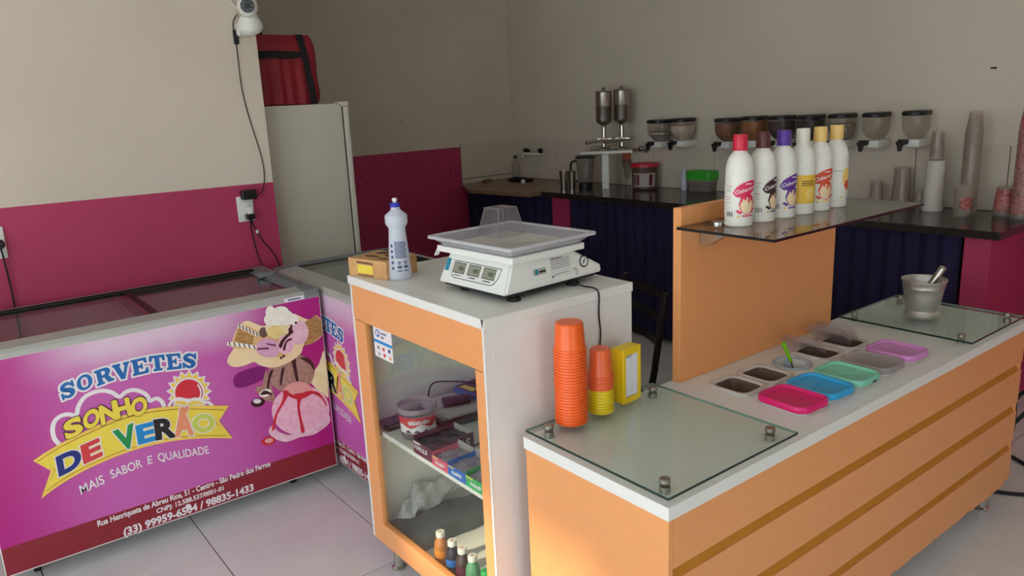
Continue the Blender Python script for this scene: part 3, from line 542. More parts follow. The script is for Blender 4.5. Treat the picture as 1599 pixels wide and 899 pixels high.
def make_freezer():
    r = thing('chest_freezer', (0.021, 3.06, 0), 'long magenta-wrapped ice cream chest freezer along the pink wall, its whole front in view', 'freezer', group='chest freezers')
    zt = FZ1 + 0.022
    mb = MB()
    mb.box(0, FL, 0, 0.05, FZ0, FZ1, 'white_plastic').box(0, FL, FD - 0.05, FD, FZ0, FZ1, 'white_plastic')
    mb.box(0, 0.05, 0.05, FD - 0.05, FZ0, FZ1, 'white_plastic').box(FL - 0.05, FL, 0.05, FD - 0.05, FZ0, FZ1, 'white_plastic')
    mb.box(0.05, FL - 0.05, 0.05, FD - 0.05, FZ0, FZ0 + 0.06, 'white_plastic')
    mb.build('body', r)
    for x in (0.33, 0.64, 0.95): MB().box(x - 0.004, x + 0.004, 0.05, FD - 0.05, FZ0 + 0.06, FZ1 - 0.14, 'white_plastic').build('divider', r)
    mb = MB()
    fr = [(0.0, FZ1), (0.0, FZ1 + 0.018), (0.012, FZ1 + 0.030), (0.10, FZ1 + 0.036), (0.11, FZ1 + 0.030), (0.11, FZ1)]
    mb.prism(fr, (0.065, 0, 0), (0, 1, 0), (0, 0, 1), (FL - 0.13, 0, 0), 'rim_grey')
    mb.box(0.065, FL - 0.065, FD - 0.045, FD, FZ1, FZ1 + 0.036, 'rim_grey', 0.004)
    mb.build('rim', r)
    for x in (0.0, FL - 0.065):
        mb = MB()
        mb.prism([(0.0, FZ1), (0.0, FZ1 + 0.020), (0.012, FZ1 + 0.033), (FD, FZ1 + 0.038), (FD, FZ1)], (x, 0, 0), (0, 1, 0), (0, 0, 1), (0.065, 0, 0), 'grey_plastic')
        for k in range(3):
            mb.box(x + 0.012 + 0.016 * k, x + 0.019 + 0.016 * k, 0.10, FD - 0.05, FZ1 + 0.033, FZ1 + 0.0405, 'grey_plastic', 0.001)
        mb.build('end_cap', r)
    for k, (x0, x1, z) in enumerate(((0.062, 0.66, zt + 0.006), (0.59, FL - 0.062, zt))):
        mb = MB()
        for a in ((x0, x0 + 0.022), (x1 - 0.022, x1)): mb.box(a[0], a[1], 0.112, FD - 0.048, z - 0.002, z + 0.006, 'black_plastic' if k == 0 else 'grey_plastic')
        mb.box(x0, x1, FD - 0.062, FD - 0.048, z - 0.002, z + 0.006, 'black_plastic')
        l = mb.build('sliding_lid', r)
        MB().box(x0 + 0.022, x1 - 0.022, 0.112, FD - 0.062, z, z + 0.004, 'glass_freezer').build('pane', l)
    mb = MB()
    mb.box(0.065, FL - 0.065, FD - 0.052, FD - 0.046, FZ1 + 0.036, FZ1 + 0.042, 'black_plastic').box(0.065, FL - 0.065, FD - 0.075, FD - 0.069, FZ1 + 0.034, FZ1 + 0.040, 'black_plastic')
    mb.build('lid_track', r)
    mb = MB().box(FL - 0.108, FL - 0.036, 0.405, 0.462, FZ1 + 0.030, FZ1 + 0.052, 'grey_plastic', 0.006, 2)
    mb.lathe([(0.009, 0), (0.009, 0.003), (0.003, 0.0035)], 'chrome', 12, (FL - 0.060, 0.425, FZ1 + 0.0515))
    mb.build('lid_lock', r)
    for x in (0.10, FL - 0.17):
        for y in (0.12, FD - 0.12):
            mb = MB().box(x - 0.018, x + 0.018, y - 0.02, y + 0.02, 0.045, FZ0 + 0.004, 'chrome', 0.003)
            mb.lathe([(0.008, -0.013), (0.024, -0.012), (0.026, 0), (0.024, 0.012), (0.008, 0.013)], 'black_rubber', 16, (x, y, 0.0265), True, (1, 0, 0))
            mb.build('castor', r)
    # the printed wrap
    mb = MB().box(0.003, FL - 0.003, -0.0008, 0.0005, 0.186, FZ1 - 0.001, 'print_magenta'); mb.build('front_print', r)
    MB().box(0.003, FL - 0.003, -0.0008, 0.0005, FZ0 + 0.004, 0.186, 'print_band').build('address_band', r, label='dark red band along the foot of the printed front')
    mb = MB(); ribbon(mb, smooth2(ART['cloud']), 0.015, 'print_white', 0.0014); mb.build('cloud_outline', r, label='white outline of a cloud')
    mb = MB(); mb.poly(onface(ART['star'], 0.0016), 'print_white').poly(onface(ART['star_y'], 0.0020), 'print_gold').poly(onface(ART['sun_w'], 0.0024), 'print_white').poly(onface(ART['sun'], 0.0028), 'print_sun')
    ribbon(mb, ART['sunarc'], 0.006, 'print_white', 0.0032)
    ribbon(mb, ART['scloud'], 0.012, 'print_white', 0.0034)
    mb.build('sun_emblem', r, label='red sun disc in a yellow star with a white outline')
    T = smooth2(ART['banner_top']); B = smooth2(ART['banner_bot'])
    n = min(len(T), len(B)); T = T[:n - 1] + [T[-1]]; B = B[:n - 1] + [B[-1]]
    ts = [(Vector(T[0]).lerp(Vector(B[0]), 0))[:]]
    mb = MB()
    def band(k0, m, lift, trim):
        a = []; b = []
        for i in range(n):
            t = Vector(T[i]); bo = Vector(B[i]); a.append(t.lerp(bo, k0)[:]); b.append(bo.lerp(t, k0)[:])
        if trim:
            a[0] = (Vector(a[0]) + Vector((0.022, -0.002)))[:]; b[0] = (Vector(b[0]) + Vector((0.020, 0.012)))[:]
            a[-1] = (Vector(a[-1]) + Vector((-0.018, -0.002)))[:]; b[-1] = (Vector(b[-1]) + Vector((-0.022, 0.006)))[:]
        return onface(a, lift), onface(b, lift)
    nl, nr = ART['notchL'], ART['notchR']
    for k0, m, lift, dx in ((0.0, 'print_gold', 0.0036, 0.0), (0.075, 'print_goldline', 0.0038, 0.012), (0.10, 'print_yellow', 0.0040, 0.015)):
        a, b = band(k0, m, lift, dx > 0)
        ring = list(a) + [(nr[0] - dx, -lift, nr[1])] + list(reversed(b)) + [(nl[0] + dx, -lift, nl[1])]
        mb.poly(ring, m)
    mb.build('banner', r, label='swallow-tailed yellow banner')
    def words(key, name, cols, white, bold=0.03, lift=0.0046, shear=0.0, lab=None):
        mb = MB()
        for i, (c, q) in enumerate(ART[key]):
            if white: aff(mb, c, q, white[0], lift + 0.00005 * i, bold + white[1], shear)
            aff(mb, c, q, cols[i % len(cols)], lift + 0.0005 + 0.00005 * i, bold, shear)
        return mb.build(name, r, label=lab)
    words('verao', 'banner_lettering', ['print_navy', 'print_red', 'print_green', 'print_cyan', 'print_black', 'print_salmon', 'print_lime'], ('print_white', 0.035), 0.05, 0.0044, lab='lettering DE VERÃO, each letter in its own colour')
    words('sonho', 'name_lettering', ['print_yellow'], ('print_black', 0.025), 0.05, 0.0048, lab='yellow lettering SONHO edged in black')
    mb = MB(); nl_ = nb_ = 0
    for c, q in ART['head']:
        a, b, cc = [Vector(p) for p in q]
        def M2(s_, t_): return (a + (b - a) * s_ + (cc - a) * t_)[:]
        for pts in SLAB[c]:
            ring = [M2(*p) for p in pts]
            for k in range(len(ring)):
                p, q_ = Vector(ring[k]), Vector(ring[(k + 1) % len(ring)])
                if (q_ - p).length < 1e-4: continue
                d_ = (q_ - p).normalized() * 0.0045
                ribbon(mb, [(p - d_)[:], (q_ + d_)[:]], 0.0135, 'print_white', 0.0016 + 0.000002 * nl_); nl_ += 1
        for pts in SLAB[c]:
            mb.poly(onface([M2(*p) for p in pts], 0.0026 + 0.00003 * nb_), 'print_blue'); nb_ += 1
    mb.build('headline_lettering', r, label='blue slab-serif lettering SORVETES edged in white')
    words('slogan', 'slogan_lettering', ['print_white'], None, 0.012, 0.0016, lab='white lettering MAIS SABOR E QUALIDADE')
    mb = MB()
    for i, (c, q) in enumerate(ART['addr']): aff(mb, c, q, 'print_white', 0.0016, 0.028 if i < 2 else 0.035)
    mb.poly(onface(ART['blob'], 0.0024), 'print_white')
    mb.build('address_lettering', r, label='white address and telephone lines')
    mb = MB()
    for i, (m, pts) in enumerate(ART['pic']):
        p = [(min(max(q[0], 0.004), FL - 0.004), q[1]) for q in pts]
        if len(p) > 5 and m not in ('wafer_line',): p = smoothc(p)
        p = [(min(q[0], FL - 0.004), q[1]) for q in p]
        mb.poly(onface(p, 0.0014 + 0.00009 * i), m)
    mb.build('sundae_picture', r, label='printed picture of a wafer bowl sundae with chocolate and strawberry scoops')
    mb = MB().box(FL - 0.155, FL - 0.07, -0.0012, 0, FZ1 + 0.001, FZ1 + 0.017, 'print_white').box(FL - 0.14, FL - 0.085, -0.0016, 0, FZ1 + 0.006, FZ1 + 0.011, 'print_navy')
    mb.build('maker_sticker', r, label='small white sticker with blue print on the rim')
    return r
fz1 = make_freezer()
fz2 = copy_tree(fz1)
fz2.location = (1.323, 3.652, 0); fz2.rotation_euler = (0, 0, -PI / 2)
fz2['label'] = 'second magenta chest freezer set at right angles, mostly hidden behind the glass-fronted cabinet'
# small white drain stub and leaflet-like bits under the second freezer are only dust, left out

# ---------------------------------------------------------------- glass-fronted cabinet
CX, CY, CW, CD, CZ = 1.108, 1.578, 0.765, 0.552, 1.097
cab = thing('display_cabinet', (CX, CY, 0), 'tall white cabinet with orange framed glass door holding sweets, scale on top', 'cabinet')
MB().box(-0.004, CD + 0.002, -0.004, CW + 0.010, 1.069, CZ, 'white_laminate', 0.0015).build('top', cab)
MB().box(0, CD, 0, 0.015, 0.128, 1.069, 'cabinet_grey', 0.001).build('side_panel', cab)
MB().box(0, CD, CW - 0.015, CW, 0.128, 1.069, 'white_laminate', 0.001).build('side_panel', cab)
MB().box(CD - 0.012, CD, 0.015, CW - 0.015, 0.128, 1.069, 'white_laminate').build('back_panel', cab)
MB().box(0.02, CD - 0.012, 0.015, CW - 0.015, 0.128, 0.146, 'white_laminate').build('bottom_panel', cab)
MB().box(0.03, CD - 0.012, 0.015, CW - 0.015, 0.530, 0.548, 'white_laminate', 0.001).build('shelf', cab)
MB().box(-0.002, 0.016, 0.008, CW - 0.012, 0.950, 1.069, 'orange_laminate', 0.001).build('fascia', cab)
DY0, DY1, DZ0, DZ1 = 0.010, CW - 0.013, 0.126, 0.948
GY0, GY1, GZ0 = 0.048, CW - 0.085, 0.208
door = MB().box(-0.002, 0.018, GY1, DY1, DZ0, DZ1, 'orange_laminate', 0.0008).box(-0.002, 0.018, DY0, GY0, DZ0, DZ1, 'orange_laminate', 0.0008)
door.box(-0.002, 0.018, GY0, GY1, DZ0, GZ0, 'orange_laminate')
door = door.build('door', cab, label='orange framed door')
MB().box(0.010, 0.014, GY0, GY1, GZ0, DZ1 + 0.0015, 'glass_cabinet').build('glass_pane', door)
MB().box(-0.002, 0.0, -0.001, 0.007, 0.128, 1.069, 'white_laminate').build('edge_banding', cab); MB().box(-0.002, 0.0, CW - 0.010, CW, 0.128, 1.069, 'white_laminate').build('edge_banding', cab)
for x in (0.055, CD - 0.055):
    for y in (0.055, CW - 0.065):
        MB().lathe([(0.026, 0), (0.026, 0.006), (0.017, 0.012), (0.016, 0.125), (0.024, 0.128)], 'chrome', 18, (x, y, 0)).build('foot', cab)
for x, z in ((0.03, 0.995), (0.03, 0.56), (0.46, 0.99), (0.46, 0.55)):
    MB().lathe([(0.0045, 0), (0.0045, 0.0012), (0.002, 0.002)], 'white_plastic', 10, (x, 0, z), True, (0, -1, 0)).build('screw_cap', cab)
MB().poly([(-0.0045, 0.0, 1.0695), (-0.0045, 0.006, 1.0965), (-0.0045, -0.0042, 1.0965)], 'black_plastic').build('chipped_corner', cab)
# card-machine sticker on the glass
st = MB().box(0.0076, 0.0098, 0, 0.120, 0, 0.103, 'print_white')
def P2(y, z): return (0.007, 0.120 - y, z)
st.box(0.0070, 0.0078, 0, 0.120, 0.050, 0.060, 'print_cyan')
a = [];
for i in range(20):
    t = 2 * PI * i / 20; a.append(P2(0.028 + 0.014 * math.cos(t), 0.083 + 0.013 * math.sin(t)))
st.poly(a, 'print_blue'); st.poly([(0.0066, p[1] * 0.62 + 0.092 * 0.38, p[2] * 0.62 + 0.0855 * 0.38) for p in a], 'print_white')
st.text('mercado', P2(0.050, 0.085), (0, -1, 0), (0, 0, 1), 0.0075, 'print_navy', 0.02).text('pago', P2(0.050, 0.072), (0, -1, 0), (0, 0, 1), 0.0075, 'print_navy', 0.02)
for k, (y, z, m) in enumerate(((0.02, 0.034, 'grey_plastic'), (0.055, 0.034, 'print_red'), (0.092, 0.036, 'print_navy'), (0.022, 0.012, 'rim_grey'), (0.058, 0.014, 'print_sun'), (0.096, 0.012, 'print_salmon'))):
    st.poly([P2(y, z - 0.005), P2(y + 0.014, z - 0.005), P2(y + 0.014, z + 0.006), P2(y, z + 0.006)], m)
st.build('payment_sticker', cab, (0.0016, GY1 - 0.155, 0.842), label='white and blue payment sticker inside the glass corner')

# ---------------------------------------------------------------- long counter
X0, X1, Y0, Y1, ZT = 1.19, 3.205, 1.025, 1.532, 0.759
ctr = thing('service_counter', (X0, Y0, 0), 'long orange serving counter with white worktop and row of wide drawers', 'counter')
LX, LY = X1 - X0, Y1 - Y0
TX = [0.706, 0.846, 0.996, 1.150, 1.312]     # tub centres along the worktop
HOLES = [((x - 0.052, x + 0.052, y - hy, y + hy) if (x, y) != (TX[2], 0.335) else (x - 0.042, x + 0.042, y - 0.042, y + 0.042)) for x in TX for y, hy in ((0.145, 0.064), (0.335, 0.060))]
def holed_slab(x0, x1, y0, y1, z0, z1, holes, m):
    xs = sorted(set([x0, x1] + [h[0] for h in holes] + [h[1] for h in holes]))
    ys = sorted(set([y0, y1] + [h[2] for h in holes] + [h[3] for h in holes]))
    mb = MB()
    inside = lambda x, y: any(h[0] < x < h[1] and h[2] < y < h[3] for h in holes)
    for i in range(len(xs) - 1):
        for j in range(len(ys) - 1):
            a, b, c, d = xs[i], xs[i + 1], ys[j], ys[j + 1]
            if inside((a + b) / 2, (c + d) / 2): continue
            mb.add([(a, c, z1), (b, c, z1), (b, d, z1), (a, d, z1)], [(0, 1, 2, 3)], m)
            mb.add([(a, c, z0), (b, c, z0), (b, d, z0), (a, d, z0)], [(3, 2, 1, 0)], m)
    for a, b, c, d in [(x0, x1, y0, y1)] + list(holes):
        mb.add([(a, c, z0), (b, c, z0), (b, d, z0), (a, d, z0), (a, c, z1), (b, c, z1), (b, d, z1), (a, d, z1)], [(0, 1, 5, 4), (1, 2, 6, 5), (2, 3, 7, 6), (3, 0, 4, 7)], m)
    return mb
holed_slab(-0.003, LX, -0.003, LY, 0.726, ZT, HOLES, 'white_laminate').build('worktop', ctr)
MB().box(0, 0.016, 0, LY - 0.004, 0.104, 0.726, 'orange_laminate', 0.001).build('end_panel', ctr)
MB().box(LX - 0.022, LX - 0.006, 0.004, LY - 0.004, 0.104, 0.726, 'orange_laminate', 0.001).build('end_panel', ctr)
MB().box(0.016, LX - 0.022, LY - 0.02, LY - 0.004, 0.104, 0.726, 'orange_laminate').build('back_panel', ctr)
MB().box(0.016, LX - 0.022, 0.03, LY - 0.02, 0.104, 0.12, 'white_laminate').build('bottom_panel', ctr)
for z0, z1 in ((0.597, 0.725), (0.433, 0.566), (0.273, 0.399)):
    MB().box(0.0175, LX - 0.008, 0, 0.016, z0, z1, 'orange_laminate', 0.001).build('drawer_front', ctr)
# bottom front: water-swollen, crumbled lower edge
rng = random.Random(7)
xs = [0.0175]
while xs[-1] < LX - 0.03: xs.append(xs[-1] + rng.uniform(0.008, 0.028))
xs[-1] = LX - 0.008
lo = [0.100 + (rng.uniform(0, 0.008) if (0.9 < x < 1.7 or x < 0.7) and rng.random() < 0.75 else 0.001) + (0.022 if x > LX - 0.05 else 0.0) for x in xs]
poly = [(xs[0], 0.243), *[(x, z) for x, z in zip(xs, lo)], (xs[-1], 0.243)]
MB().prism(poly, (0, 0, 0), (1, 0, 0), (0, 0, 1), (0, 0.016, 0), 'orange_laminate').build('drawer_front', ctr, label='lowest drawer front with swollen crumbling lower edge')
for z0, z1 in ((0.566, 0.597), (0.399, 0.433), (0.243, 0.273)):
    MB().prism([(0.006, z0), (0.028, z0), (0.028, z1), (0.020, z1)], (0.0175, 0, 0), (0, 1, 0), (0, 0, 1), (LX - 0.0255, 0, 0), 'mustard').build('finger_groove', ctr, label='mustard coloured finger groove')
    MB().box(LX - 0.010, LX + 0.006, 0.006, 0.040, z0 + 0.004, z1 - 0.002, 'black_plastic', 0.002).build('groove_end_cap', ctr, label='black plastic end cap')
for x in (0.08, LX / 2, LX - 0.11):
    for y in (0.05, LY - 0.06):
        MB().lathe([(0.026, 0), (0.026, 0.006), (0.017, 0.012), (0.016, 0.098), (0.022, 0.1045)], 'chrome', 18, (x, y, 0)).build('foot', ctr)
# upright panel at the back
up = MB().box(1.791, 2.66, 1.500, 1.530, ZT + 0.0005, 1.310, 'orange_laminate', 0.001)
up.build('upright_panel', label='orange upright board standing on the back of the counter under the glass shelf', cat='panel')
# glass shelf with chrome brackets
shf = thing('glass_shelf', (1.77, 1.168, 1.249), 'smoky glass shelf carrying the six syrup bottles', 'shelf')
mb = MB(); SLX, SLY = 0.835, 0.331
mb.poly([(0, 0, .008), (SLX, 0, .008), (SLX, SLY, .008), (0, SLY, .008)], 'glass_smoke').poly([(0, SLY, 0), (SLX, SLY, 0), (SLX, 0, 0), (0, 0, 0)], 'glass_smoke')
mb.add([(0, 0, 0), (SLX, 0, 0), (SLX, SLY, 0), (0, SLY, 0), (0, 0, .008), (SLX, 0, .008), (SLX, SLY, .008), (0, SLY, .008)], [(0, 1, 5, 4), (1, 2, 6, 5), (2, 3, 7, 6), (3, 0, 4, 7)], 'edge_smoke')
mb.build('glass_sheet', shf)
for x in (0.125, 0.66):
    mb = MB()
    mb.lathe([(0.0, 0), (0.024, 0.0), (0.024, 0.006), (0.018, 0.009), (0.0, 0.010)], 'chrome', 18, (x, SLY - 0.055, 0.008))
    pr = [(SLY + 0.0, -0.062), (SLY, 0.0), (SLY - 0.11, 0.0), (SLY - 0.11, -0.012), (SLY - 0.03, -0.06)]
    mb.prism(pr, (x - 0.016, 0, 0), (0, 1, 0), (0, 0, 1), (0.032, 0, 0), 'chrome')
    mb.build('bracket', shf)
# glass plates on standoffs
def plate(x0, x1, y0, y1, lab, pins):
    t = thing('glass_plate', (x0, y0, ZT), lab, 'glass plate', group='glass plates on the counter')
    w, d, a, b = x1 - x0, y1 - y0, 0.017, 0.024
    mb = MB()
    mb.poly([(0, 0, b), (w, 0, b), (w, d, b), (0, d, b)], 'glass_clear').poly([(0, d, a), (w, d, a), (w, 0, a), (0, 0, a)], 'glass_clear')
    mb.add([(0, 0, a), (w, 0, a), (w, d, a), (0, d, a), (0, 0, b), (w, 0, b), (w, d, b), (0, d, b)], [(0, 1, 5, 4), (3, 0, 4, 7)], 'edge_green')
    mb.add([(0, 0, a), (w, 0, a), (w, d, a), (0, d, a), (0, 0, b), (w, 0, b), (w, d, b), (0, d, b)], [(1, 2, 6, 5), (2, 3, 7, 6)], 'edge_pale')
    mb.build('glass_sheet', t)
    for x, y in pins:
        mb = MB().lathe([(0.0125, 0.0004), (0.0125, a - 0.001)], 'brushed', 18, (x - x0, y - y0, 0)).lathe([(0.0122, b), (0.0122, b + 0.002)], 'black_rubber', 18, (x - x0, y - y0, 0))
        mb.lathe([(0.0135, b + 0.002), (0.0135, b + 0.010), (0.012, b + 0.0115), (0, b + 0.0117)], 'brushed', 18, (x - x0, y - y0, 0))
        mb.build('standoff', t)
    return t
plate(1.188, 1.688, 1.024, 1.522, 'square clear glass plate on chrome standoffs at the near end of the counter', [(1.238, 1.484), (1.236, 1.076), (1.640, 1.074), (1.645, 1.480)])
plate(2.722, 3.165, 1.026, 1.500, 'clear glass plate on chrome standoffs under the metal mortar at the far end', [(3.120, 1.462), (2.776, 1.470), (2.763, 1.078), (3.125, 1.068)])
ZG = ZT + 0.0245
# ---------------------------------------------------------------- syrup bottles on the glass shelf
def wrap(R, th0=0.0, lift=0.0004, cz=0.0):
    def f(u, v):
        a = th0 + u / R
        return ((R + lift) * math.cos(a), (R + lift) * math.sin(a), cz + v)
    return f
for k, c in dict(cap_red=(206, 34, 62), cap_brown=(84, 36, 34), cap_purple=(84, 50, 150), cap_white=(226, 220, 206), cap_yellow=(234, 196, 116), label_pink=(222, 40, 86), label_brown=(56, 30, 30), label_purple=(92, 40, 140),
                 label_yellow=(236, 190, 60), label_red=(214, 74, 40), label_gold=(240, 206, 110), label_grey=(150, 146, 150), label_cream=(240, 210, 170), syrup_white=(232, 228, 220)).items():
    mat(k, c, 0.4, noise=0.03, scale=40)
BODY = [(0.0, 0), (0.0375, 0), (0.040, 0.003), (0.0405, 0.03), (0.0412, 0.035), (0.0412, 0.118), (0.0405, 0.122), (0.0400, 0.155), (0.0405, 0.157), (0.0402, 0.160), (0.038, 0.176), (0.0345, 0.190), (0.029, 0.202), (0.0215, 0.211), (0.0185, 0.214), (0.0180, 0.222), (0.0, 0.222)]
CAP = [(0.0205, 0.218), (0.0208, 0.220)]
def make_syrup(cap, main, kind, lab, x, y, face):
    r = thing('syrup_bottle', (x, y, 1.2572), lab, 'bottle', face, 'syrup bottles on the glass shelf')
    MB().lathe(BODY, 'syrup_white', 32).build('body', r)
    mb = MB().lathe([(0.0, 0.2172), (0.0205, 0.2172), (0.0208, 0.219), (0.0205, 0.258), (0.0185, 0.2625), (0.0, 0.263)], cap, 28)
    for i in range(28):
        a = 2 * PI * i / 28
        mb.box(-0.0008, 0.0008, 0.0203, 0.0213, 0.222, 0.252, cap) if False else None
    mb.lathe([(0.0212, 0.2185), (0.0216, 0.2195), (0.0212, 0.2205)], cap, 28, caps=False)
    mb.build('cap', r, label=cap.split('_')[1] + ' screw cap')
    mb = MB(); R = 0.0412
    f = wrap(R); 
    def patch(pts, m, lift): mb.poly([wrap(R, 0, lift)(u, v) for u, v in pts], m)
    def cells(x0, x1, z0, z1, m, lift, n=6):
        for i in range(n):
            a, b = x0 + (x1 - x0) * i / n, x0 + (x1 - x0) * (i + 1) / n
            patch([(a, z0), (b, z0), (b, z1), (a, z1)], m, lift)
    def blob(cx, cz, rx, rz, m, lift, n=20, rot=0.0):
        # curved disc: slices so it follows the cylinder
        N = 8
        for i in range(N):
            t0, t1 = -1 + 2 * i / N, -1 + 2 * (i + 1) / N
            h0, h1 = math.sqrt(max(0, 1 - t0 * t0)), math.sqrt(max(0, 1 - t1 * t1))
            q = [(cx + rx * t0, cz + rot * t0 - rz * h0), (cx + rx * t1, cz + rot * t1 - rz * h1), (cx + rx * t1, cz + rot * t1 + rz * h1), (cx + rx * t0, cz + rot * t0 + rz * h0)]
            patch(q, m, lift)
    if kind == 'logo':
        blob(0.0, 0.110, 0.040, 0.021, main, 0.0005, rot=0.012)
        mb.text('Cobertura', None, None, None, 0.0108, 'print_white', 0.014, 0.25, 'C', fn=lambda u, v: wrap(R, 0, 0.0009)(u, 0.103 + v + u * 0.26))
        cells(-0.004, 0.018, 0.1225, 0.1255, 'print_white', 0.0009, 3)
        blob(0.004, 0.066, 0.026, 0.030, main, 0.0005)
        blob(0.003, 0.062, 0.021, 0.024, 'label_cream', 0.0008)
        for dx, h in ((-0.014, 0.012), (-0.004, 0.008), (0.008, 0.016), (0.016, 0.009)):
            cells(dx - 0.0028, dx + 0.0028, 0.086 - h, 0.088, main, 0.0011, 1)
        for dx, dz in ((-0.024, 0.046), (-0.018, 0.042), (0.02, 0.044), (0.027, 0.05)): blob(dx, dz, 0.005, 0.004, main, 0.0010)
        cells(-0.012, 0.024, 0.030, 0.034, 'label_gold' if main == 'label_red' else main, 0.0005, 4)
        patch([(-0.026, 0.028), (-0.017, 0.028), (-0.0215, 0.036)], 'label_yellow', 0.0006)
    elif kind == 'yellow':
        cells(-0.055, 0.055, 0.034, 0.122, 'label_yellow', 0.0004, 12)
        cells(-0.055, -0.03, 0.034, 0.122, 'label_gold', 0.0006, 4)
        blob(0.012, 0.062, 0.018, 0.020, 'label_gold', 0.0006)
        for i in range(3): cells(-0.018, 0.024, 0.090 + 0.006 * i, 0.0925 + 0.006 * i, 'label_brown', 0.0008, 4)
        for i in range(8): cells(-0.052, -0.034, 0.050 + 0.008 * i, 0.0515 + 0.008 * i, 'label_grey', 0.0008, 2)
    else:
        blob(0.014, 0.096, 0.018, 0.032, 'label_gold', 0.0005)
        blob(0.018, 0.072, 0.013, 0.016, 'label_red', 0.0008)
        cells(-0.030, -0.008, 0.117, 0.119, 'label_grey', 0.0006, 3)
        patch([(-0.008, 0.030), (0.001, 0.030), (-0.0035, 0.038)], 'label_yellow', 0.0006)
    if kind != 'yellow':
        for i, (z, w) in enumerate(((0.117, 0.02), (0.110, 0.016), (0.1035, 0.018), (0.085, 0.017), (0.078, 0.014), (0.070, 0.017))):
            cells(-0.062, -0.062 + w, z, z + 0.0012, 'label_grey' if i % 3 else main, 0.0005, 3)
    for i in range(9):
        if i in (2, 6): continue
        cells(-0.058 + 0.0022 * i, -0.0568 + 0.0022 * i, 0.030, 0.044, 'print_black', 0.0009, 1)
    mb.build('label', r, label='printed label with ' + {'logo': 'a white word Cobertura in an oval over a scoop of ice cream', 'yellow': 'a yellow ground and barcode', 'plain': 'a yellow and red fruit picture'}[kind])
    return r
for i, (cap, main, kind, lab, x, y, off) in enumerate((
    ('cap_red', 'label_pink', 'logo', 'white syrup bottle with red cap and pink label at the shelf front', 1.908, 1.382, 30),
    ('cap_brown', 'label_brown', 'logo', 'white syrup bottle with brown cap and dark brown label', 2.013, 1.378, 58),
    ('cap_purple', 'label_purple', 'logo', 'white syrup bottle with purple cap and purple label', 2.110, 1.372, 45),
    ('cap_white', 'label_yellow', 'yellow', 'white syrup bottle with white cap and all yellow label', 2.206, 1.368, 28),
    ('cap_yellow', 'label_red', 'logo', 'white syrup bottle with yellow cap and orange-red label', 2.296, 1.364, 32),
    ('cap_yellow', 'label_gold', 'plain', 'white syrup bottle with yellow cap, last of the row, little print showing', 2.396, 1.366, 40))):
    make_syrup(cap, main, kind, lab, x, y, math.atan2(-y, -x) + math.radians(off))

# ---------------------------------------------------------------- cups and napkins on the near glass plate
mat('cup_orange', (242, 98, 30), 0.3, noise=0.03, scale=30, trans=0.0); mat('cup_orange_soft', (236, 104, 52), 0.32, noise=0.03, scale=30)
mat('cup_yellow', (230, 202, 26), 0.32, noise=0.03, scale=30); mat('holder_yellow', (240, 200, 20), 0.35, noise=0.02, scale=30)
mat('napkin', (226, 226, 230), 0.9, noise=0.04, scale=30, bump=0.2)
def cup_mesh(name, R, rt, h, m):
    p = [(R - 0.002, 0.0), (R, 0.0008), (R, 0.0058), (R - 0.0022, 0.0064), (R - 0.003, 0.010), (rt, h - 0.003), (rt - 0.0035, h), (0.0, h)]
    q = [(0.0, h - 0.0012), (rt - 0.0042, h - 0.0012), (rt - 0.0012, h - 0.004), (R - 0.0042, 0.009), (R - 0.002, 0.0)]
    return MB().lathe(p + q, m, 28, caps=False).mesh(name)
def nth(i):
    i += 1
    return str(i) + ('th' if 10 < i % 100 < 14 else {1: 'st', 2: 'nd', 3: 'rd'}.get(i % 10, 'th'))
mo = cup_mesh('plastic_cup', 0.0450, 0.0375, 0.076, 'cup_orange')
N = 26
for i in range(N):
    put(mo, 'plastic_cup', None, (1.317 + rng.uniform(-.0004, .0004), 1.480 + rng.uniform(-.0004, .0004), ZG + 0.0083 * i), rng.uniform(0, 6),
        'topmost upturned orange cup of the tall stack' if i == N - 1 else nth(i) + ' orange cup up from the bottom of the tall all-orange stack', 'cup', 'orange cups in the tall stack')
my = cup_mesh('small_cup', 0.0370, 0.0300, 0.082, 'cup_yellow'); ms = cup_mesh('small_cup', 0.0366, 0.0290, 0.082, 'cup_orange_soft')
for i in range(13):
    yl = i < 8
    put(my if yl else ms, 'small_cup', None, (1.425, 1.476, ZG + 0.0086 * i), 0.3 * i,
        nth(i) + ' yellow cup up from the bottom of the shorter two-colour stack' if yl else ('topmost upturned orange cup of the shorter two-colour stack' if i == 12 else nth(i - 8) + ' orange cup above the yellow ones in the shorter two-colour stack'), 'cup', 'yellow cups in the short stack' if yl else 'orange cups in the short stack')
nh = thing('napkin_holder', (1.496, 1.456, ZG), 'yellow napkin holder with white napkins showing at its front', 'napkin holder', math.radians(6))
w, d, h = 0.082, 0.046, 0.163
mb = MB().box(0, w, 0.012, d, 0, h, 'holder_yellow', 0.004, 2)
mb.box(0, 0.013, 0, 0.012, 0, h, 'holder_yellow', 0.0015).box(w - 0.013, w, 0, 0.012, 0, h, 'holder_yellow', 0.0015).box(0.013, w - 0.013, 0, 0.012, 0, 0.016, 'holder_yellow').box(0.013, w - 0.013, 0, 0.012, h - 0.02, h, 'holder_yellow', 0.001)
mb.build('case', nh)
g = []; b_ = []
for i in range(9):
    x = 0.014 + (w - 0.028) * i / 8
    g.append((x, 0.002 + 0.0008 * math.sin(i * 1.7), 0.018)); b_.append((x, 0.0025 + 0.001 * math.cos(i * 1.3), h - 0.026 + (0.006 if i > 4 else 0)))
MB().strip(g, b_, 'napkin', True).box(0.014, w - 0.014, 0.008, 0.0115, 0.017, h - 0.022, 'napkin').build('napkin', nh)

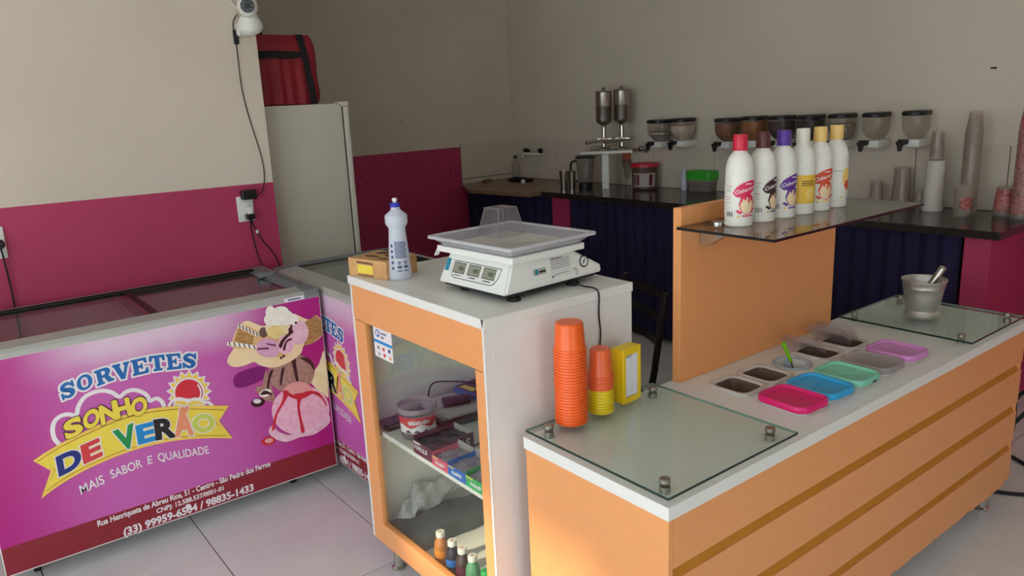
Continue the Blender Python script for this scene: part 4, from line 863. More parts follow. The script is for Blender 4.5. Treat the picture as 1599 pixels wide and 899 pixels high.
# ---------------------------------------------------------------- topping tubs let into the worktop
for k, c in dict(tub_clear=(206, 198, 190), tub_inside=(112, 92, 78), tub_blue=(176, 186, 196), lid_pink=(226, 24, 112), lid_blue=(44, 164, 220), lid_green=(132, 208, 180), lid_lilac=(214, 138, 200), spoon_green=(120, 196, 22), topping_plum=(64, 44, 52), topping_brown=(128, 92, 70)).items():
    mat(k, c, 0.35, noise=0.05, scale=30, bump=0.0)
glass('tub_wall', (206, 198, 192), ior=1.45, haze=0.55, hazecol=(196, 184, 176))
def make_tub(x, y, hy, round_=False):
    mb = MB()
    if round_:
        mb.lathe([(0.064, 0.000), (0.064, 0.004), (0.061, 0.006), (0.056, 0.005), (0.050, 0.000), (0.041, -0.066), (0.0, -0.068)], 'tub_blue', 28, caps=False)
    else:
        hx = 0.066
        rings = [rrect(hx, hy + 0.014, 0.030, 0.000), rrect(hx, hy + 0.014, 0.030, 0.006), rrect(hx - 0.003, hy + 0.011, 0.028, 0.008), rrect(hx - 0.012, hy + 0.002, 0.024, 0.007), rrect(hx - 0.016, hy - 0.003, 0.022, 0.002)]
        mb.loft(rings, 'tub_clear', True, False, False)
        mb.loft([rrect(hx - 0.016, hy - 0.003, 0.022, 0.002), rrect(hx - 0.024, hy - 0.012, 0.018, -0.072)], 'tub_inside', True, False, True)
    return mb
def lid_mb(hx, hy, m):
    rings = [rrect(hx, hy, 0.034, 0.0), rrect(hx + 0.001, hy + 0.001, 0.035, 0.004), rrect(hx, hy, 0.034, 0.015), rrect(hx - 0.003, hy - 0.003, 0.032, 0.0185), rrect(hx - 0.008, hy - 0.008, 0.028, 0.0180), rrect(hx - 0.012, hy - 0.012, 0.025, 0.0115), rrect(hx - 0.014, hy - 0.014, 0.024, 0.011)]
    return MB().loft(rings, m)
open_lab = ['open clear topping tub nearest the glass plate', 'open clear topping tub beside the round steel tub', 'round steel tub with a green handled spoon', 'open clear topping tub with a leaning lid next to the spoon', 'open clear topping tub with a leaning lid at the far end']
for i, x in enumerate(TX):
    r = thing('topping_tub', (X0 + x, Y0 + 0.335, ZT + 0.0004), open_lab[i], 'tub', 0, 'open topping tubs')
    make_tub(0, 0, 0.060, i == 2).build('container', r)
    if i != 2: MB().loft([rrect(0.041, 0.049, 0.018, -0.058), rrect(0.0405, 0.0485, 0.018, -0.054)], 'topping_plum', False).build('topping', r)
    else:
        sp = thing('spoon', (X0 + x - 0.005, Y0 + 0.335, ZT + 0.0), 'bright green handled spoon standing in the round steel tub', 'spoon')
        mb = MB().tube([(0.0, 0.0, 0.010), (-0.012, 0.010, 0.045), (-0.022, 0.018, 0.076)], [0.0052, 0.0075], 'spoon_green', 10, 3); mb.build('handle', sp)
        MB().tube([(0.020, -0.008, -0.060), (0.001, 0.0, 0.011)], 0.0028, 'steel', 8, 1).lathe([(0, -0.004), (0.012, 0.0), (0, 0.004)], 'steel', 14, (0.020, -0.008, -0.060), False, (0.4, 0.1, 1)).build('bowl', sp, label='steel stem and bowl')
lid_names = [('lid_pink', 'pink'), ('lid_blue', 'bright blue'), ('lid_green', 'pale green'), ('plastic_frost', 'clear frosted'), ('lid_lilac', 'lilac')]
for i, (x, (m, nm)) in enumerate(zip(TX, lid_names)):
    r = thing('topping_tub', (X0 + x - 0.006, Y0 + 0.143, ZT + 0.0004), 'topping tub closed with a %s lid' % nm, 'tub', math.radians((-2, -3, 1, 2, 0)[i]), 'lidded topping tubs')
    make_tub(0, 0, 0.064).build('container', r)
    l = lid_mb(0.070, 0.083, m).build('lid', r, (0, 0, 0.0085), label=nm + ' lid')
    mb = MB()
    if i == 0: mb.lathe([(0.004, 0), (0.004, 0.0006), (0, 0.0007)], 'black_plastic', 10, (0.010, -0.022, 0.0112)).build('vent_dot', l)
    if i in (1, 2): mb.tube([(-0.04, 0.01 * (i - 1.4), 0.0115), (-0.01, 0.012, 0.0118), (0.012, -0.012, 0.0118), (0.045, -0.004, 0.0115)], 0.0014, m, 6, 4).build('moulded_line', l)
    if i == 2: MB().box(0.0, 0.020, -0.0865, -0.080, 0.0105, 0.0155, 'black_plastic', 0.001).build('lid_clip', r, label='black clip on the lid edge')
# clear lids standing tilted in the last open tubs
for k, (x, z, rx, rz) in enumerate(((2.300, 0.781, 34, 2), (2.450, 0.786, 36, 4), (2.490, 0.784, 42, 6))):
    t = lid_mb(0.064, 0.068, 'plastic_clear')
    Mx = Matrix.Rotation(math.radians(rz), 4, 'Z') @ Matrix.Rotation(math.radians(rx), 4, 'Y')
    t.xf(Mx).build('tub_lid', None, (x, 1.392 - 0.006 * k, z), 0, ('clear tub lid leaning in the open tub next to the spoon', 'clear tub lid leaning in the last open tub, nearer one', 'clear tub lid leaning in the last open tub, farther one')[k], 'lid', 'loose clear lids')

# ---------------------------------------------------------------- mortar and pestle
mo_ = thing('mortar', (2.925, 1.288, ZG), 'brushed aluminium mortar standing on the far glass plate', 'mortar')
MB().lathe([(0.0, 0.0), (0.058, 0.0), (0.061, 0.004), (0.061, 0.016), (0.055, 0.022), (0.053, 0.027), (0.0575, 0.034), (0.066, 0.085), (0.070, 0.112), (0.072, 0.114), (0.072, 0.119), (0.073, 0.130), (0.0785, 0.140), (0.0785, 0.143), (0.074, 0.1435), (0.068, 0.134), (0.062, 0.08), (0.050, 0.03), (0.0, 0.022)], 'aluminium', 40, caps=False).build('bowl', mo_)
pe = thing('pestle', (2.925, 1.288, ZG + 0.03), 'aluminium pestle leaning in the mortar', 'pestle')
MB().tube([(-0.012, 0.020, 0.006), (0.020, -0.012, 0.080), (0.047, -0.040, 0.150)], [0.015, 0.0135], 'steel', 14, 3).build('shaft', pe)
MB().lathe([(0.0, 0.0), (0.012, 0.002), (0.0145, 0.008), (0.012, 0.014), (0, 0.0165)], 'steel', 16, (0.046, -0.039, 0.144), False, (0.29, -0.28, 0.9)).build('knob', pe)
ms_ = thing('metal_masher', (2.925, 1.288, ZG + 0.03), 'short steel rod with a rounded end resting inside the mortar rim', 'masher')
MB().tube([(0.012, -0.012, 0.014), (0.040, -0.045, 0.082)], 0.007, 'steel', 12, 1).build('shaft', ms_)
MB().lathe([(0.0, -0.014), (0.009, -0.011), (0.0145, -0.002), (0.0145, 0.004), (0.009, 0.012), (0.0, 0.0145)], 'steel', 18, (0.043, -0.048, 0.092), False, (0.3, -0.3, 0.9)).build('knob', ms_)

# ---------------------------------------------------------------- weighing scale
mat('scale_white', (232, 232, 226), 0.32, noise=0.01, scale=20); mat('lcd', (142, 146, 128), 0.25, noise=0.04, scale=60); mat('lcd_dark', (92, 98, 84), 0.3, noise=0.05)
glass('tray_wall', (230, 228, 234), ior=1.45, haze=0.35, hazecol=(206, 202, 210)); mat('tray_floor', (196, 192, 184), 0.4, noise=0.03); mat('teal', (20, 132, 158), 0.4, noise=0.02); mat('scale_black', (30, 30, 32), 0.5, noise=0.1)
S = thing('weighing_scale', (1.424, 1.815, CZ), 'white electronic shop scale with three small displays and wide plastic tray', 'scale', math.radians(3.6))
BX = 0.196; BY = 0.155
def sy(z): return BY - 0.16 * (z - 0.024)
prof = [(-BX, 0.024), (-BX + 0.003, 0.038), (-0.160, 0.106), (-0.150, 0.110), (0.070, 0.113), (0.080, 0.110), (BX, 0.046), (BX + 0.001, 0.030), (BX - 0.004, 0.024)]
bm = bmesh.new()
L_ = [bm.verts.new((x, sy(z), z)) for x, z in prof]; R_ = [bm.verts.new((x, -sy(z), z)) for x, z in prof]
bm.faces.new(list(reversed(L_))); bm.faces.new(R_)
n_ = len(prof)
for i in range(n_): bm.faces.new((L_[i], L_[(i + 1) % n_], R_[(i + 1) % n_], R_[i]))
bmesh.ops.recalc_face_normals(bm, faces=bm.faces[:])
bmesh.ops.bevel(bm, geom=[e for e in bm.edges if (e.verts[0].co.y > 0) == (e.verts[1].co.y > 0)], offset=0.006, segments=3, affect='EDGES')
MB().bm(bm, 'scale_white', True).build('housing', S)
MB().box(-BX + 0.012, BX - 0.02, -BY + 0.014, BY - 0.014, 0.014, 0.0245, 'scale_black').build('base_plate', S)
for x in (-0.150, 0.085):
    for y in (-0.135, 0.075 if x < 0 else 0.12):
        MB().lathe([(0.020, 0.0), (0.021, 0.003), (0.019, 0.008), (0.006, 0.009), (0.006, 0.016)], 'black_rubber', 18, (x, y, 0.0003)).build('foot', S)
def fp(y, v, lift=0.0008):
    """front slope: v metres up from its lower edge"""
    d = Vector((0.033, 0, 0.068)).normalized(); n = Vector((-0.068, 0, 0.033)).normalized()
    return Vector((-BX + 0.003, y, 0.038)) + d * v + n * lift
def fquad(mb, y0, y1, v0, v1, m, lift): mb.poly([fp(y0, v0, lift), fp(y0, v1, lift), fp(y1, v1, lift), fp(y1, v0, lift)][::-1], m)
mb = MB()
def panel(k, m, lift):
    pts = [(0.108 - k, 0.058 - k), (0.108 - k, 0.022), (0.100 - k, 0.010 + k), (0.085, 0.004 + k), (-0.080, 0.004 + k), (-0.096 + k, 0.010 + k), (-0.108 + k, 0.030), (-0.112 + k, 0.058 - k)]
    mb.poly([fp(y, v, lift) for y, v in pts], m)
panel(0, 'scale_black', 0.0006); panel(0.002, 'matte_white', 0.0009)
mb.build('display_panel', S, label='white display panel with dark outline')
mb = MB()
for k, y in enumerate((0.072, 0.004, -0.064)):
    fquad(mb, y + 0.028, y - 0.028, 0.020, 0.053, 'scale_black', 0.0012)
    fquad(mb, y + 0.026, y - 0.026, 0.022, 0.051, 'lcd', 0.0015)
    fquad(mb, y + 0.002, y - 0.020, 0.030, 0.042, 'lcd_dark', 0.0018)
    mb.squiggle(fp(y + 0.018, 0.012, 0.0015), (0, -1, 0), (0.436, 0, 0.9), 0.032, 0.0045, 'scale_black', k + 2)
mb.build('display', S, label='three grey-green liquid crystal windows')
mb = MB(); fquad(mb, 0.139, 0.120, 0.022, 0.060, 'teal', 0.0008); mb.build('maker_badge', S, label='teal badge on the front slope')
mb = MB()
def sp_(x, z, lift=0.0008):
    return Vector((x, -sy(z) - lift, z))
def squad(x0, x1, z0, z1, m, lift): mb.poly([sp_(x0, z0, lift), sp_(x1, z0, lift), sp_(x1, z1, lift), sp_(x0, z1, lift)], m)
squad(-0.018, 0.072, 0.040, 0.100, 'matte_white', 0.0008)
for i in range(5): squad(-0.014, 0.062, 0.090 - 0.006 * i, 0.0925 - 0.006 * i, 'label_grey', 0.0012)
mb.squiggle(sp_(-0.012, 0.0945, 0.0012), (1, 0, 0), (0, 0, 1), 0.05, 0.004, 'print_black', 5)
squad(-0.016, 0.070, 0.058, 0.0585, 'label_grey', 0.0012); squad(-0.014, -0.008, 0.042, 0.047, 'print_black', 0.0012)
mb.tube([sp_(-0.010, 0.048, 0.002), sp_(0.02, 0.051, 0.002), sp_(0.055, 0.050, 0.002)], 0.0008, 'grey_plastic', 5, 3)
mb.build('rating_label', S, label='white rating label with rows of print')
mb = MB(); squad(-0.085, -0.035, 0.060, 0.078, 'rim_grey', 0.0008); squad(-0.078, -0.066, 0.062, 0.076, 'teal', 0.0012); squad(-0.062, -0.037, 0.065, 0.071, 'print_black', 0.0012); mb.build('bar_sticker', S, label='small grey and teal sticker')
mb = MB()
ring = [(0.1235 + 0.020 * math.cos(t * PI / 12), 0.068 + 0.018 * math.sin(t * PI / 12)) for t in range(24)]
mb.poly([sp_(x, z, 0.0008) for x, z in ring], 'scale_black'); mb.poly([sp_(0.1235 + (x - 0.1235) * 0.76, 0.068 + (z - 0.068) * 0.76, 0.0012) for x, z in ring], 'matte_white')
mb.poly([sp_(0.116, 0.062, 0.0016), sp_(0.119, 0.060, 0.0016), sp_(0.132, 0.076, 0.0016), sp_(0.129, 0.077, 0.0016)], 'scale_black'); mb.poly([sp_(0.117, 0.071, 0.0016), sp_(0.121, 0.066, 0.0016), sp_(0.123, 0.068, 0.0016), sp_(0.119, 0.074, 0.0016)], 'scale_black')
mb.build('approval_seal', S, label='round approval seal')
MB().tube([sp_(0.075, 0.055, 0.003), sp_(0.085, 0.050, 0.004), sp_(0.080, 0.036, 0.006)], 0.003, 'plastic_clear', 6, 3).build('seal_tag', S, label='clear plastic seal tag')
# tray on its carrier
mb = MB()
mb.loft([rrect(0.145, 0.172, 0.006, 0.113, -0.040, 0), rrect(0.145, 0.172, 0.006, 0.130, -0.040, 0)], 'scale_white', False)
mb.build('carrier', S)
for y in (0.176,):
    mb = MB().prism([(-0.19, 0.098), (-0.175, 0.098), (-0.158, 0.128), (-0.172, 0.128)], (0, y, 0), (1, 0, 0), (0, 0, 1), (0, 0.004, 0), 'scale_white'); mb.build('carrier_arm', S)
hx, hy, cx = 0.172, 0.192, -0.034
MB().loft([rrect(hx - 0.034, hy - 0.034, 0.010, 0.1305, cx), rrect(hx - 0.032, hy - 0.032, 0.010, 0.134, cx), rrect(hx - 0.012, hy - 0.012, 0.012, 0.149, cx), rrect(hx, hy, 0.010, 0.152, cx), rrect(hx, hy, 0.010, 0.160, cx), rrect(hx - 0.003, hy - 0.003, 0.010, 0.162, cx), rrect(hx - 0.012, hy - 0.012, 0.012, 0.161, cx), rrect(hx - 0.016, hy - 0.016, 0.012, 0.157, cx)], 'plastic_tray', True, True, False).loft([rrect(hx - 0.016, hy - 0.016, 0.012, 0.157, cx), rrect(hx - 0.034, hy - 0.034, 0.010, 0.1345, cx)], 'tray_wall', True, False, False).loft([rrect(hx - 0.034, hy - 0.034, 0.010, 0.1345, cx), rrect(hx - 0.035, hy - 0.035, 0.010, 0.134, cx)], 'tray_floor', True, False, True).build('tray', S, label='frosted plastic tray')
# loose clear cover standing on the tray
cv = thing('clear_cover', (1.448, 1.935, CZ + 0.1355), 'clear plastic tub turned upside down on the scale tray', 'container', math.radians(3))
r0, r1 = 0.058, 0.036
MB().loft([rrect(r0 + 0.003, r0 - 0.004, 0.006, 0.0), rrect(r0, r0 - 0.007, 0.006, 0.003), rrect(r1 + 0.001, r1, 0.006, 0.084), rrect(r1 - 0.003, r1 - 0.004, 0.005, 0.088)], 'plastic_clear', False, False, True).build('shell', cv)
mb = MB()
for sx_, sy_ in ((-1, -1), (1, -1), (-1, 1), (1, 1)):
    mb.tube([(sx_ * (r0 - 0.001), sy_ * (r0 - 0.008), 0.003), (sx_ * r1, sy_ * (r1 - 0.001), 0.085)], 0.0012, 'plastic_frost', 6, 1)
mb.tube([(-r1, -r1, .087), (r1, -r1, .087), (r1, r1, .087), (-r1, r1, .087), (-r1, -r1, .087)], 0.0011, 'plastic_frost', 6, 1).build('ridge', cv)
# mains lead running down the cabinet side
MB().tube([(1.505, 1.700, CZ + 0.020), (1.512, 1.640, CZ + 0.006), (1.515, 1.585, CZ + 0.006), (1.516, 1.570, CZ - 0.012), (1.514, 1.570, 1.03), (1.520, 1.570, 0.97), (1.515, 1.569, 0.92), (1.516, 1.566, 0.80), (1.514, 1.553, 0.74), (1.516, 1.555, 0.5), (1.53, 1.556, 0.01)], 0.0026, 'black_rubber', 7, 4).build('scale_cable', label='thin black mains cable hanging from the scale down the cabinet side', cat='cable')

# ---------------------------------------------------------------- detergent bottle and brown carton on the cabinet
mat('cap_blue', (28, 44, 170), 0.35, noise=0.03); mat('ink_blue', (62, 74, 118), 0.5, noise=0.05); mat('carton_tan', (214, 168, 112), 0.6, rgb2=(196, 146, 94), scale=18); mat('carton_dark', (92, 54, 34), 0.6, noise=0.2, scale=40)
mat('carton_rose', (196, 140, 118), 0.6, noise=0.12, scale=20)
B = thing('detergent_bottle', (1.205, 2.168, CZ + 0.0004), 'translucent white bottle with blue collar and blue print on cabinet top', 'bottle', math.atan2(-2.168, -1.205) + math.radians(6))
EL = 0.72
def ell(prof, mb, m, n=32, caps=True):
    mb.loft([[(r * k * math.cos(2 * PI * i / n), r * math.sin(2 * PI * i / n), z) for i in range(n)] for r, z, k in prof], m, True, caps, caps)
mb = MB()
ell([(0.034, 0.0, .8), (0.0375, 0.003, .8), (0.0375, 0.02, .8), (0.0345, 0.06, .82), (0.0315, 0.10, .86), (0.0285, 0.140, .9), (0.0268, 0.164, .94), (0.0272, 0.168, .95), (0.0345, 0.178, .95), (0.0362, 0.183, .95), (0.0362, 0.204, .95), (0.0345, 0.209, .97), (0.022, 0.219, 1), (0.0155, 0.225, 1), (0.0150, 0.234, 1)], mb, 'bottle_frost')
mb.build('body', B)
MB().lathe([(0.0, 0.2336), (0.0165, 0.2336), (0.0165, 0.2420), (0.0135, 0.2470), (0.006, 0.248), (0, 0.248)], 'cap_blue', 24).build('collar', B, label='blue collar')
MB().lathe([(0.006, 0.2475), (0.006, 0.252), (0.0085, 0.2535), (0.0085, 0.259), (0.006, 0.262), (0, 0.2622)], 'white_plastic', 16).build('nozzle', B, label='white push-pull nozzle')
mb = MB()
def dl(u, z, lift=0.0007):
    r = 0.0382 - 0.0062 * max(0, (z - 0.02)) / 0.085 * 1.02; a = u / r; k = 0.80 + 0.06 * z / 0.1
    return ((r + lift) * k * math.cos(a), (r + lift) * math.sin(a), z)
def dq(u0, u1, z0, z1, m, lift=0.0007):
    n = 4
    for i in range(n):
        a, b = u0 + (u1 - u0) * i / n, u0 + (u1 - u0) * (i + 1) / n
        mb.poly([dl(a, z0, lift), dl(b, z0, lift), dl(b, z1, lift), dl(a, z1, lift)], m)
for i in range(12): dq(-0.016, 0.024 - (0.006 if i % 4 == 3 else 0), 0.072 + 0.0046 * i, 0.0745 + 0.0046 * i, 'ink_blue')
for u in (-0.004, 0.017):
    dq(u - 0.006, u + 0.006, 0.058, 0.061, 'ink_blue'); dq(u - 0.003, u + 0.003, 0.052, 0.056, 'ink_blue'); dq(u - 0.007, u + 0.007, 0.040, 0.047, 'ink_blue'); dq(u - 0.008, u + 0.008, 0.029, 0.032, 'ink_blue'); dq(u - 0.008, u + 0.008, 0.036, 0.0365, 'ink_blue')
for i in range(5): dq(-0.030, -0.022, 0.035 + 0.018 * i, 0.045 + 0.018 * i, 'ink_blue')
mb.build('printed_text', B, label='blue printed text')
K = thing('brown_carton', (1.113, 2.352, CZ + 0.0004), 'tan cardboard carton with a yellow table printed on its end', 'carton', math.radians(-75.5))
MB().box(0, 0.183, 0, 0.140, 0, 0.060, 'carton_tan', 0.001).build('box', K)
mb = MB().poly([(0.045, -0.0006, 0.012), (0.118, -0.0006, 0.012), (0.118, -0.0006, 0.040), (0.045, -0.0006, 0.040)], 'print_yellow')
for i in range(4): mb.poly([(0.047, -0.001, 0.016 + 0.006 * i), (0.116, -0.001, 0.016 + 0.006 * i), (0.116, -0.001, 0.017 + 0.006 * i), (0.047, -0.001, 0.017 + 0.006 * i)], 'label_gold')
mb.poly([(0.094, -0.001, 0.012), (0.096, -0.001, 0.012), (0.096, -0.001, 0.040), (0.094, -0.001, 0.040)], 'label_gold')
mb.build('yellow_table', K)
mb = MB().poly([(0.04, -0.0006, 0.045), (0.125, -0.0006, 0.045), (0.120, -0.0006, 0.050), (0.045, -0.0006, 0.051)], 'carton_dark')
for i in range(6): mb.poly([(0.046 + .013 * i, -0.0006, 0.004), (0.055 + .013 * i, -0.0006, 0.004), (0.055 + .013 * i, -0.0006, 0.008), (0.046 + .013 * i, -0.0006, 0.008)], 'carton_dark')
for pts in ([(0.03, 0.05), (0.06, 0.035), (0.10, 0.05), (0.075, 0.062), (0.05, 0.058)], [(0.09, 0.08), (0.13, 0.065), (0.165, 0.09), (0.14, 0.112), (0.11, 0.105)], [(0.03, 0.095), (0.07, 0.088), (0.085, 0.118), (0.05, 0.128)], [(0.115, 0.028), (0.15, 0.03), (0.16, 0.045), (0.12, 0.044)]):
    mb.poly([(x, y, 0.0606) for x, y in smoothc(pts)], 'carton_dark')
mb.poly([(0.1836, 0.012, 0.012), (0.1836, 0.07, 0.004), (0.1836, 0.085, 0.05), (0.1836, 0.02, 0.052)], 'carton_rose')
mb.build('printed_picture', K, label='dark brown printed picture')
# ---------------------------------------------------------------- things inside the cabinet
mat('maroon', (104, 26, 58), 0.45, noise=0.06); mat('maroon_dark', (62, 26, 44), 0.5, noise=0.15); mat('gum_pink', (226, 92, 118), 0.45, noise=0.06); mat('gum_blue', (36, 110, 200), 0.45, noise=0.06); mat('gum_green', (56, 180, 100), 0.45, noise=0.06)
mat('board_grey', (176, 168, 160), 0.8, noise=0.05); mat('paper', (214, 210, 214), 0.85, noise=0.04, scale=12); mat('laptop_grey', (70, 76, 78), 0.5, noise=0.1); mat('foil', (170, 160, 176), 0.3, noise=0.2, scale=60)
mat('bag_grey', (104, 110, 110), 0.35, rgb2=(84, 90, 90), scale=7, bump=0.5, bscale=9); mat('choc_fill', (84, 44, 40), 0.5, rgb2=(120, 66, 56), scale=60)
ZS = 0.5484
def open_carton(name, x, y, w, d, h, m, lab, word, rows, filler, group=None, flap=0.03):
    """display carton with its front at -x: w along y, d along x"""
    t = thing(name, (x, y, ZS), lab, 'carton', 0, group)
    mb = MB()
    th = 0.0012
    mb.box(0, th, -w, 0, 0, h * 0.8, m).box(th, d, -w, -w + th, 0, h, m).box(th, d, -th, 0, 0, h, m).box(d - th, d, -w + th, -th, 0, h + flap, 'board_grey').box(th, d - th, -w + th, -th, 0, th, m)
    mb.build('tray', t)
    mb = MB()
    if word: mb.text(word, (-0.0006, -0.006, h * 0.30), (0, -1, 0), (0, 0, 1), h * 0.26, 'print_white', 0.03, 0.15, width=w * 0.7)
    else: mb.squiggle((-0.0006, -w * 0.22, h * 0.22), (0, -1, 0), (0, 0, 1), w * 0.55, h * 0.32, 'print_white', int(w * 1000))
    mb.poly([(-0.0004, -0.003, h * 0.62), (-0.0004, -0.003, h * 0.74), (-0.0004, -w * 0.45, h * 0.74), (-0.0004, -w * 0.3, h * 0.62)][::-1], 'label_gold' if m != 'maroon' else 'print_white')
    mb.build('lettering', t)
    for r in range(rows[0]):
        for c in range(rows[1]):
            bw, bd = (w - 0.006) / rows[1], (d - 0.006) / rows[0]
            MB().box(0.003 + bd * r + 0.0008, 0.003 + bd * (r + 1) - 0.0008, -0.003 - bw * (c + 1) + 0.0008, -0.003 - bw * c - 0.0008, th, h * (0.66 + 0.08 * ((r + c) % 2)), filler, 0.0012).build('sweet_pack', t)
    return t
H = open_carton('lozenge_carton', 1.136, 2.050, 0.114, 0.160, 0.058, 'maroon', 'open maroon carton of wrapped lozenges with white HALLS lettering', 'HALLS', (5, 2), 'maroon_dark', flap=0.0)
MB().text('HALLS', (0.040, -0.1146, 0.018), (1, 0, 0), (0, 0, 1), 0.024, 'print_white', 0.03, 0.15, width=0.105).build('lettering', H)
open_carton('gum_carton', 1.134, 1.934, 0.088, 0.100, 0.042, 'gum_pink', 'open pink gum carton on the shelf beside the maroon one', '', (3, 2), 'foil', 'open gum cartons', 0.012)
open_carton('gum_carton', 1.134, 1.844, 0.093, 0.105, 0.044, 'gum_blue', 'open blue gum carton in the middle of the row', '', (3, 2), 'foil', 'open gum cartons', 0.012)
open_carton('gum_carton', 1.134, 1.749, 0.100, 0.110, 0.046, 'gum_green', 'open green gum carton at the right end of the shelf', '', (3, 2), 'foil', 'open gum cartons', 0.012)
T = thing('sweet_tub', (1.222, 2.160, ZS), 'clear plastic tub with a red and white label on the cabinet shelf', 'tub')
MB().lathe([(0.0, 0.0), (0.056, 0.0), (0.058, 0.004), (0.064, 0.100), (0.064, 0.1), (0.062, 0.1), (0.056, 0.006), (0.0, 0.004)], 'plastic_clear', 28, caps=False).build('tub', T)
MB().lathe([(0.066, 0.094), (0.069, 0.095), (0.069, 0.110), (0.066, 0.112), (0.064, 0.106), (0.064, 0.096)], 'plastic_frost', 28, caps=False).build('rim', T)
MB().lathe([(0.0, 0.006), (0.055, 0.006), (0.0565, 0.028), (0.0, 0.034)], 'choc_fill', 24, caps=False).build('filling', T)
mb = MB(); n0 = 40
def tw(a, z, lift=0.0012):
    r = 0.058 + 0.006 * z / 0.1 + lift; return (r * math.cos(a), r * math.sin(a), z)
fa = math.atan2(-2.160, -1.222)
for i in range(n0):
    a, b = fa - 1.3 + 2.6 * i / n0, fa - 1.3 + 2.6 * (i + 1) / n0
    mb.poly([tw(a, 0.026), tw(b, 0.026), tw(b, 0.084), tw(a, 0.084)], 'print_white')
    mb.poly([tw(a, 0.052 + 0.006 * math.sin(i * .35), 0.0016), tw(b, 0.052 + 0.006 * math.sin((i + 1) * .35), 0.0016), tw(b, 0.084, 0.0016), tw(a, 0.084, 0.0016)], 'print_red')
    if 8 < i < 30: mb.poly([tw(a, 0.028, 0.0016), tw(b, 0.028, 0.0016), tw(b, 0.034 + 0.005 * math.sin(i * .8), 0.0016), tw(a, 0.034 + 0.005 * math.sin(i * .8 - .8), 0.0016)], 'maroon_dark')
rg_ = random.Random(9); u_ = -0.55
while u_ < 0.55:
    d_ = rg_.uniform(0.05, 0.12); z0_, z1_ = 0.058 + rg_.uniform(0, .003), 0.070 + rg_.uniform(0, .006)
    mb.poly([tw(fa + u_, z0_, 0.0022), tw(fa + u_ + d_, z0_, 0.0022), tw(fa + u_ + d_ + .02, z1_, 0.0022), tw(fa + u_ + .02, z1_, 0.0022)], 'print_white'); u_ += d_ + 0.03
mb.build('label', T, label='red and white label')
D_ = thing('card_reader', (1.150, 2.242, ZS), 'small black device lying at the left end of the cabinet shelf', 'device', math.radians(4))
MB().box(0, 0.15, 0, 0.07, 0.0002, 0.022, 'black_plastic', 0.004).build('case', D_); MB().box(0.02, 0.13, 0.012, 0.058, 0.0222, 0.0232, 'laptop_grey').build('keypad', D_)
L_ = thing('laptop', (1.300, 2.120, ZS), 'closed dark grey laptop lying on the cabinet shelf under papers', 'laptop', math.radians(-3))
MB().box(0, 0.335, 0, 0.205, 0.0002, 0.014, 'laptop_grey', 0.003).build('base', L_); MB().box(0, 0.335, 0, 0.205, 0.0145, 0.022, 'laptop_grey', 0.003).build('screen_lid', L_)
mb = MB()
for i in range(7):
    a = rng.uniform(-0.12, 0.12); c, s_ = math.cos(a), math.sin(a); z = 0.0008 + 0.0035 * i
    q = [(-0.145, -0.085), (0.145, -0.085), (0.145, 0.085), (-0.145, 0.085)]
    p = [(x * c - y * s_, x * s_ + y * c, z) for x, y in q]
    mb.add(p + [(x, y, z + 0.0024) for x, y, z in p], [(3, 2, 1, 0), (4, 5, 6, 7), (0, 1, 5, 4), (1, 2, 6, 5), (2, 3, 7, 6), (3, 0, 4, 7)], 'paper')
mb.build('paper_stack', None, (1.465, 2.215, ZS + 0.0225), -0.04, 'loose stack of white papers on the laptop in the cabinet', 'papers')
Q = thing('sweet_box', (1.455, 2.290, ZS + 0.0495), 'blue edged sweet box with a dark picture on the papers', 'box', math.radians(8))
MB().box(0, 0.13, -0.15, 0, 0, 0.022, 'gum_blue', 0.001).build('box', Q)
MB().poly([(0.004, -0.146, 0.0224), (0.126, -0.146, 0.0224), (0.126, -0.004, 0.0224), (0.004, -0.004, 0.0224)], 'maroon_dark').poly([(0.012, -0.09, 0.0228), (0.040, -0.09, 0.0228), (0.040, -0.02, 0.0228), (0.012, -0.02, 0.0228)], 'print_yellow').build('picture', Q)
c_ = thing('power_adapter', (1.345, 2.185, ZS + 0.0500), 'black power adapter with its lead lying on the papers in the cabinet', 'adapter', math.radians(-20))
MB().box(0, 0.10, 0, 0.045, 0, 0.028, 'black_plastic', 0.008, 2).build('case', c_)
MB().tube([(0.10, 0.02, 0.016), (0.15, 0.03, 0.03), (0.13, 0.07, 0.05), (0.02, 0.08, 0.07), (-0.03, 0.05, 0.075), (-0.05, 0.03, 0.03)], 0.003, 'black_rubber', 7, 5).build('cable', c_)
MB().tube([(0.10, 0.022, 0.016), (0.14, 0.0, 0.02), (0.14, -0.10, -0.015), (0.12, -0.19, -0.040), (0.03, -0.25, -0.045)], 0.003, 'black_rubber', 7, 5).build('cable', c_)
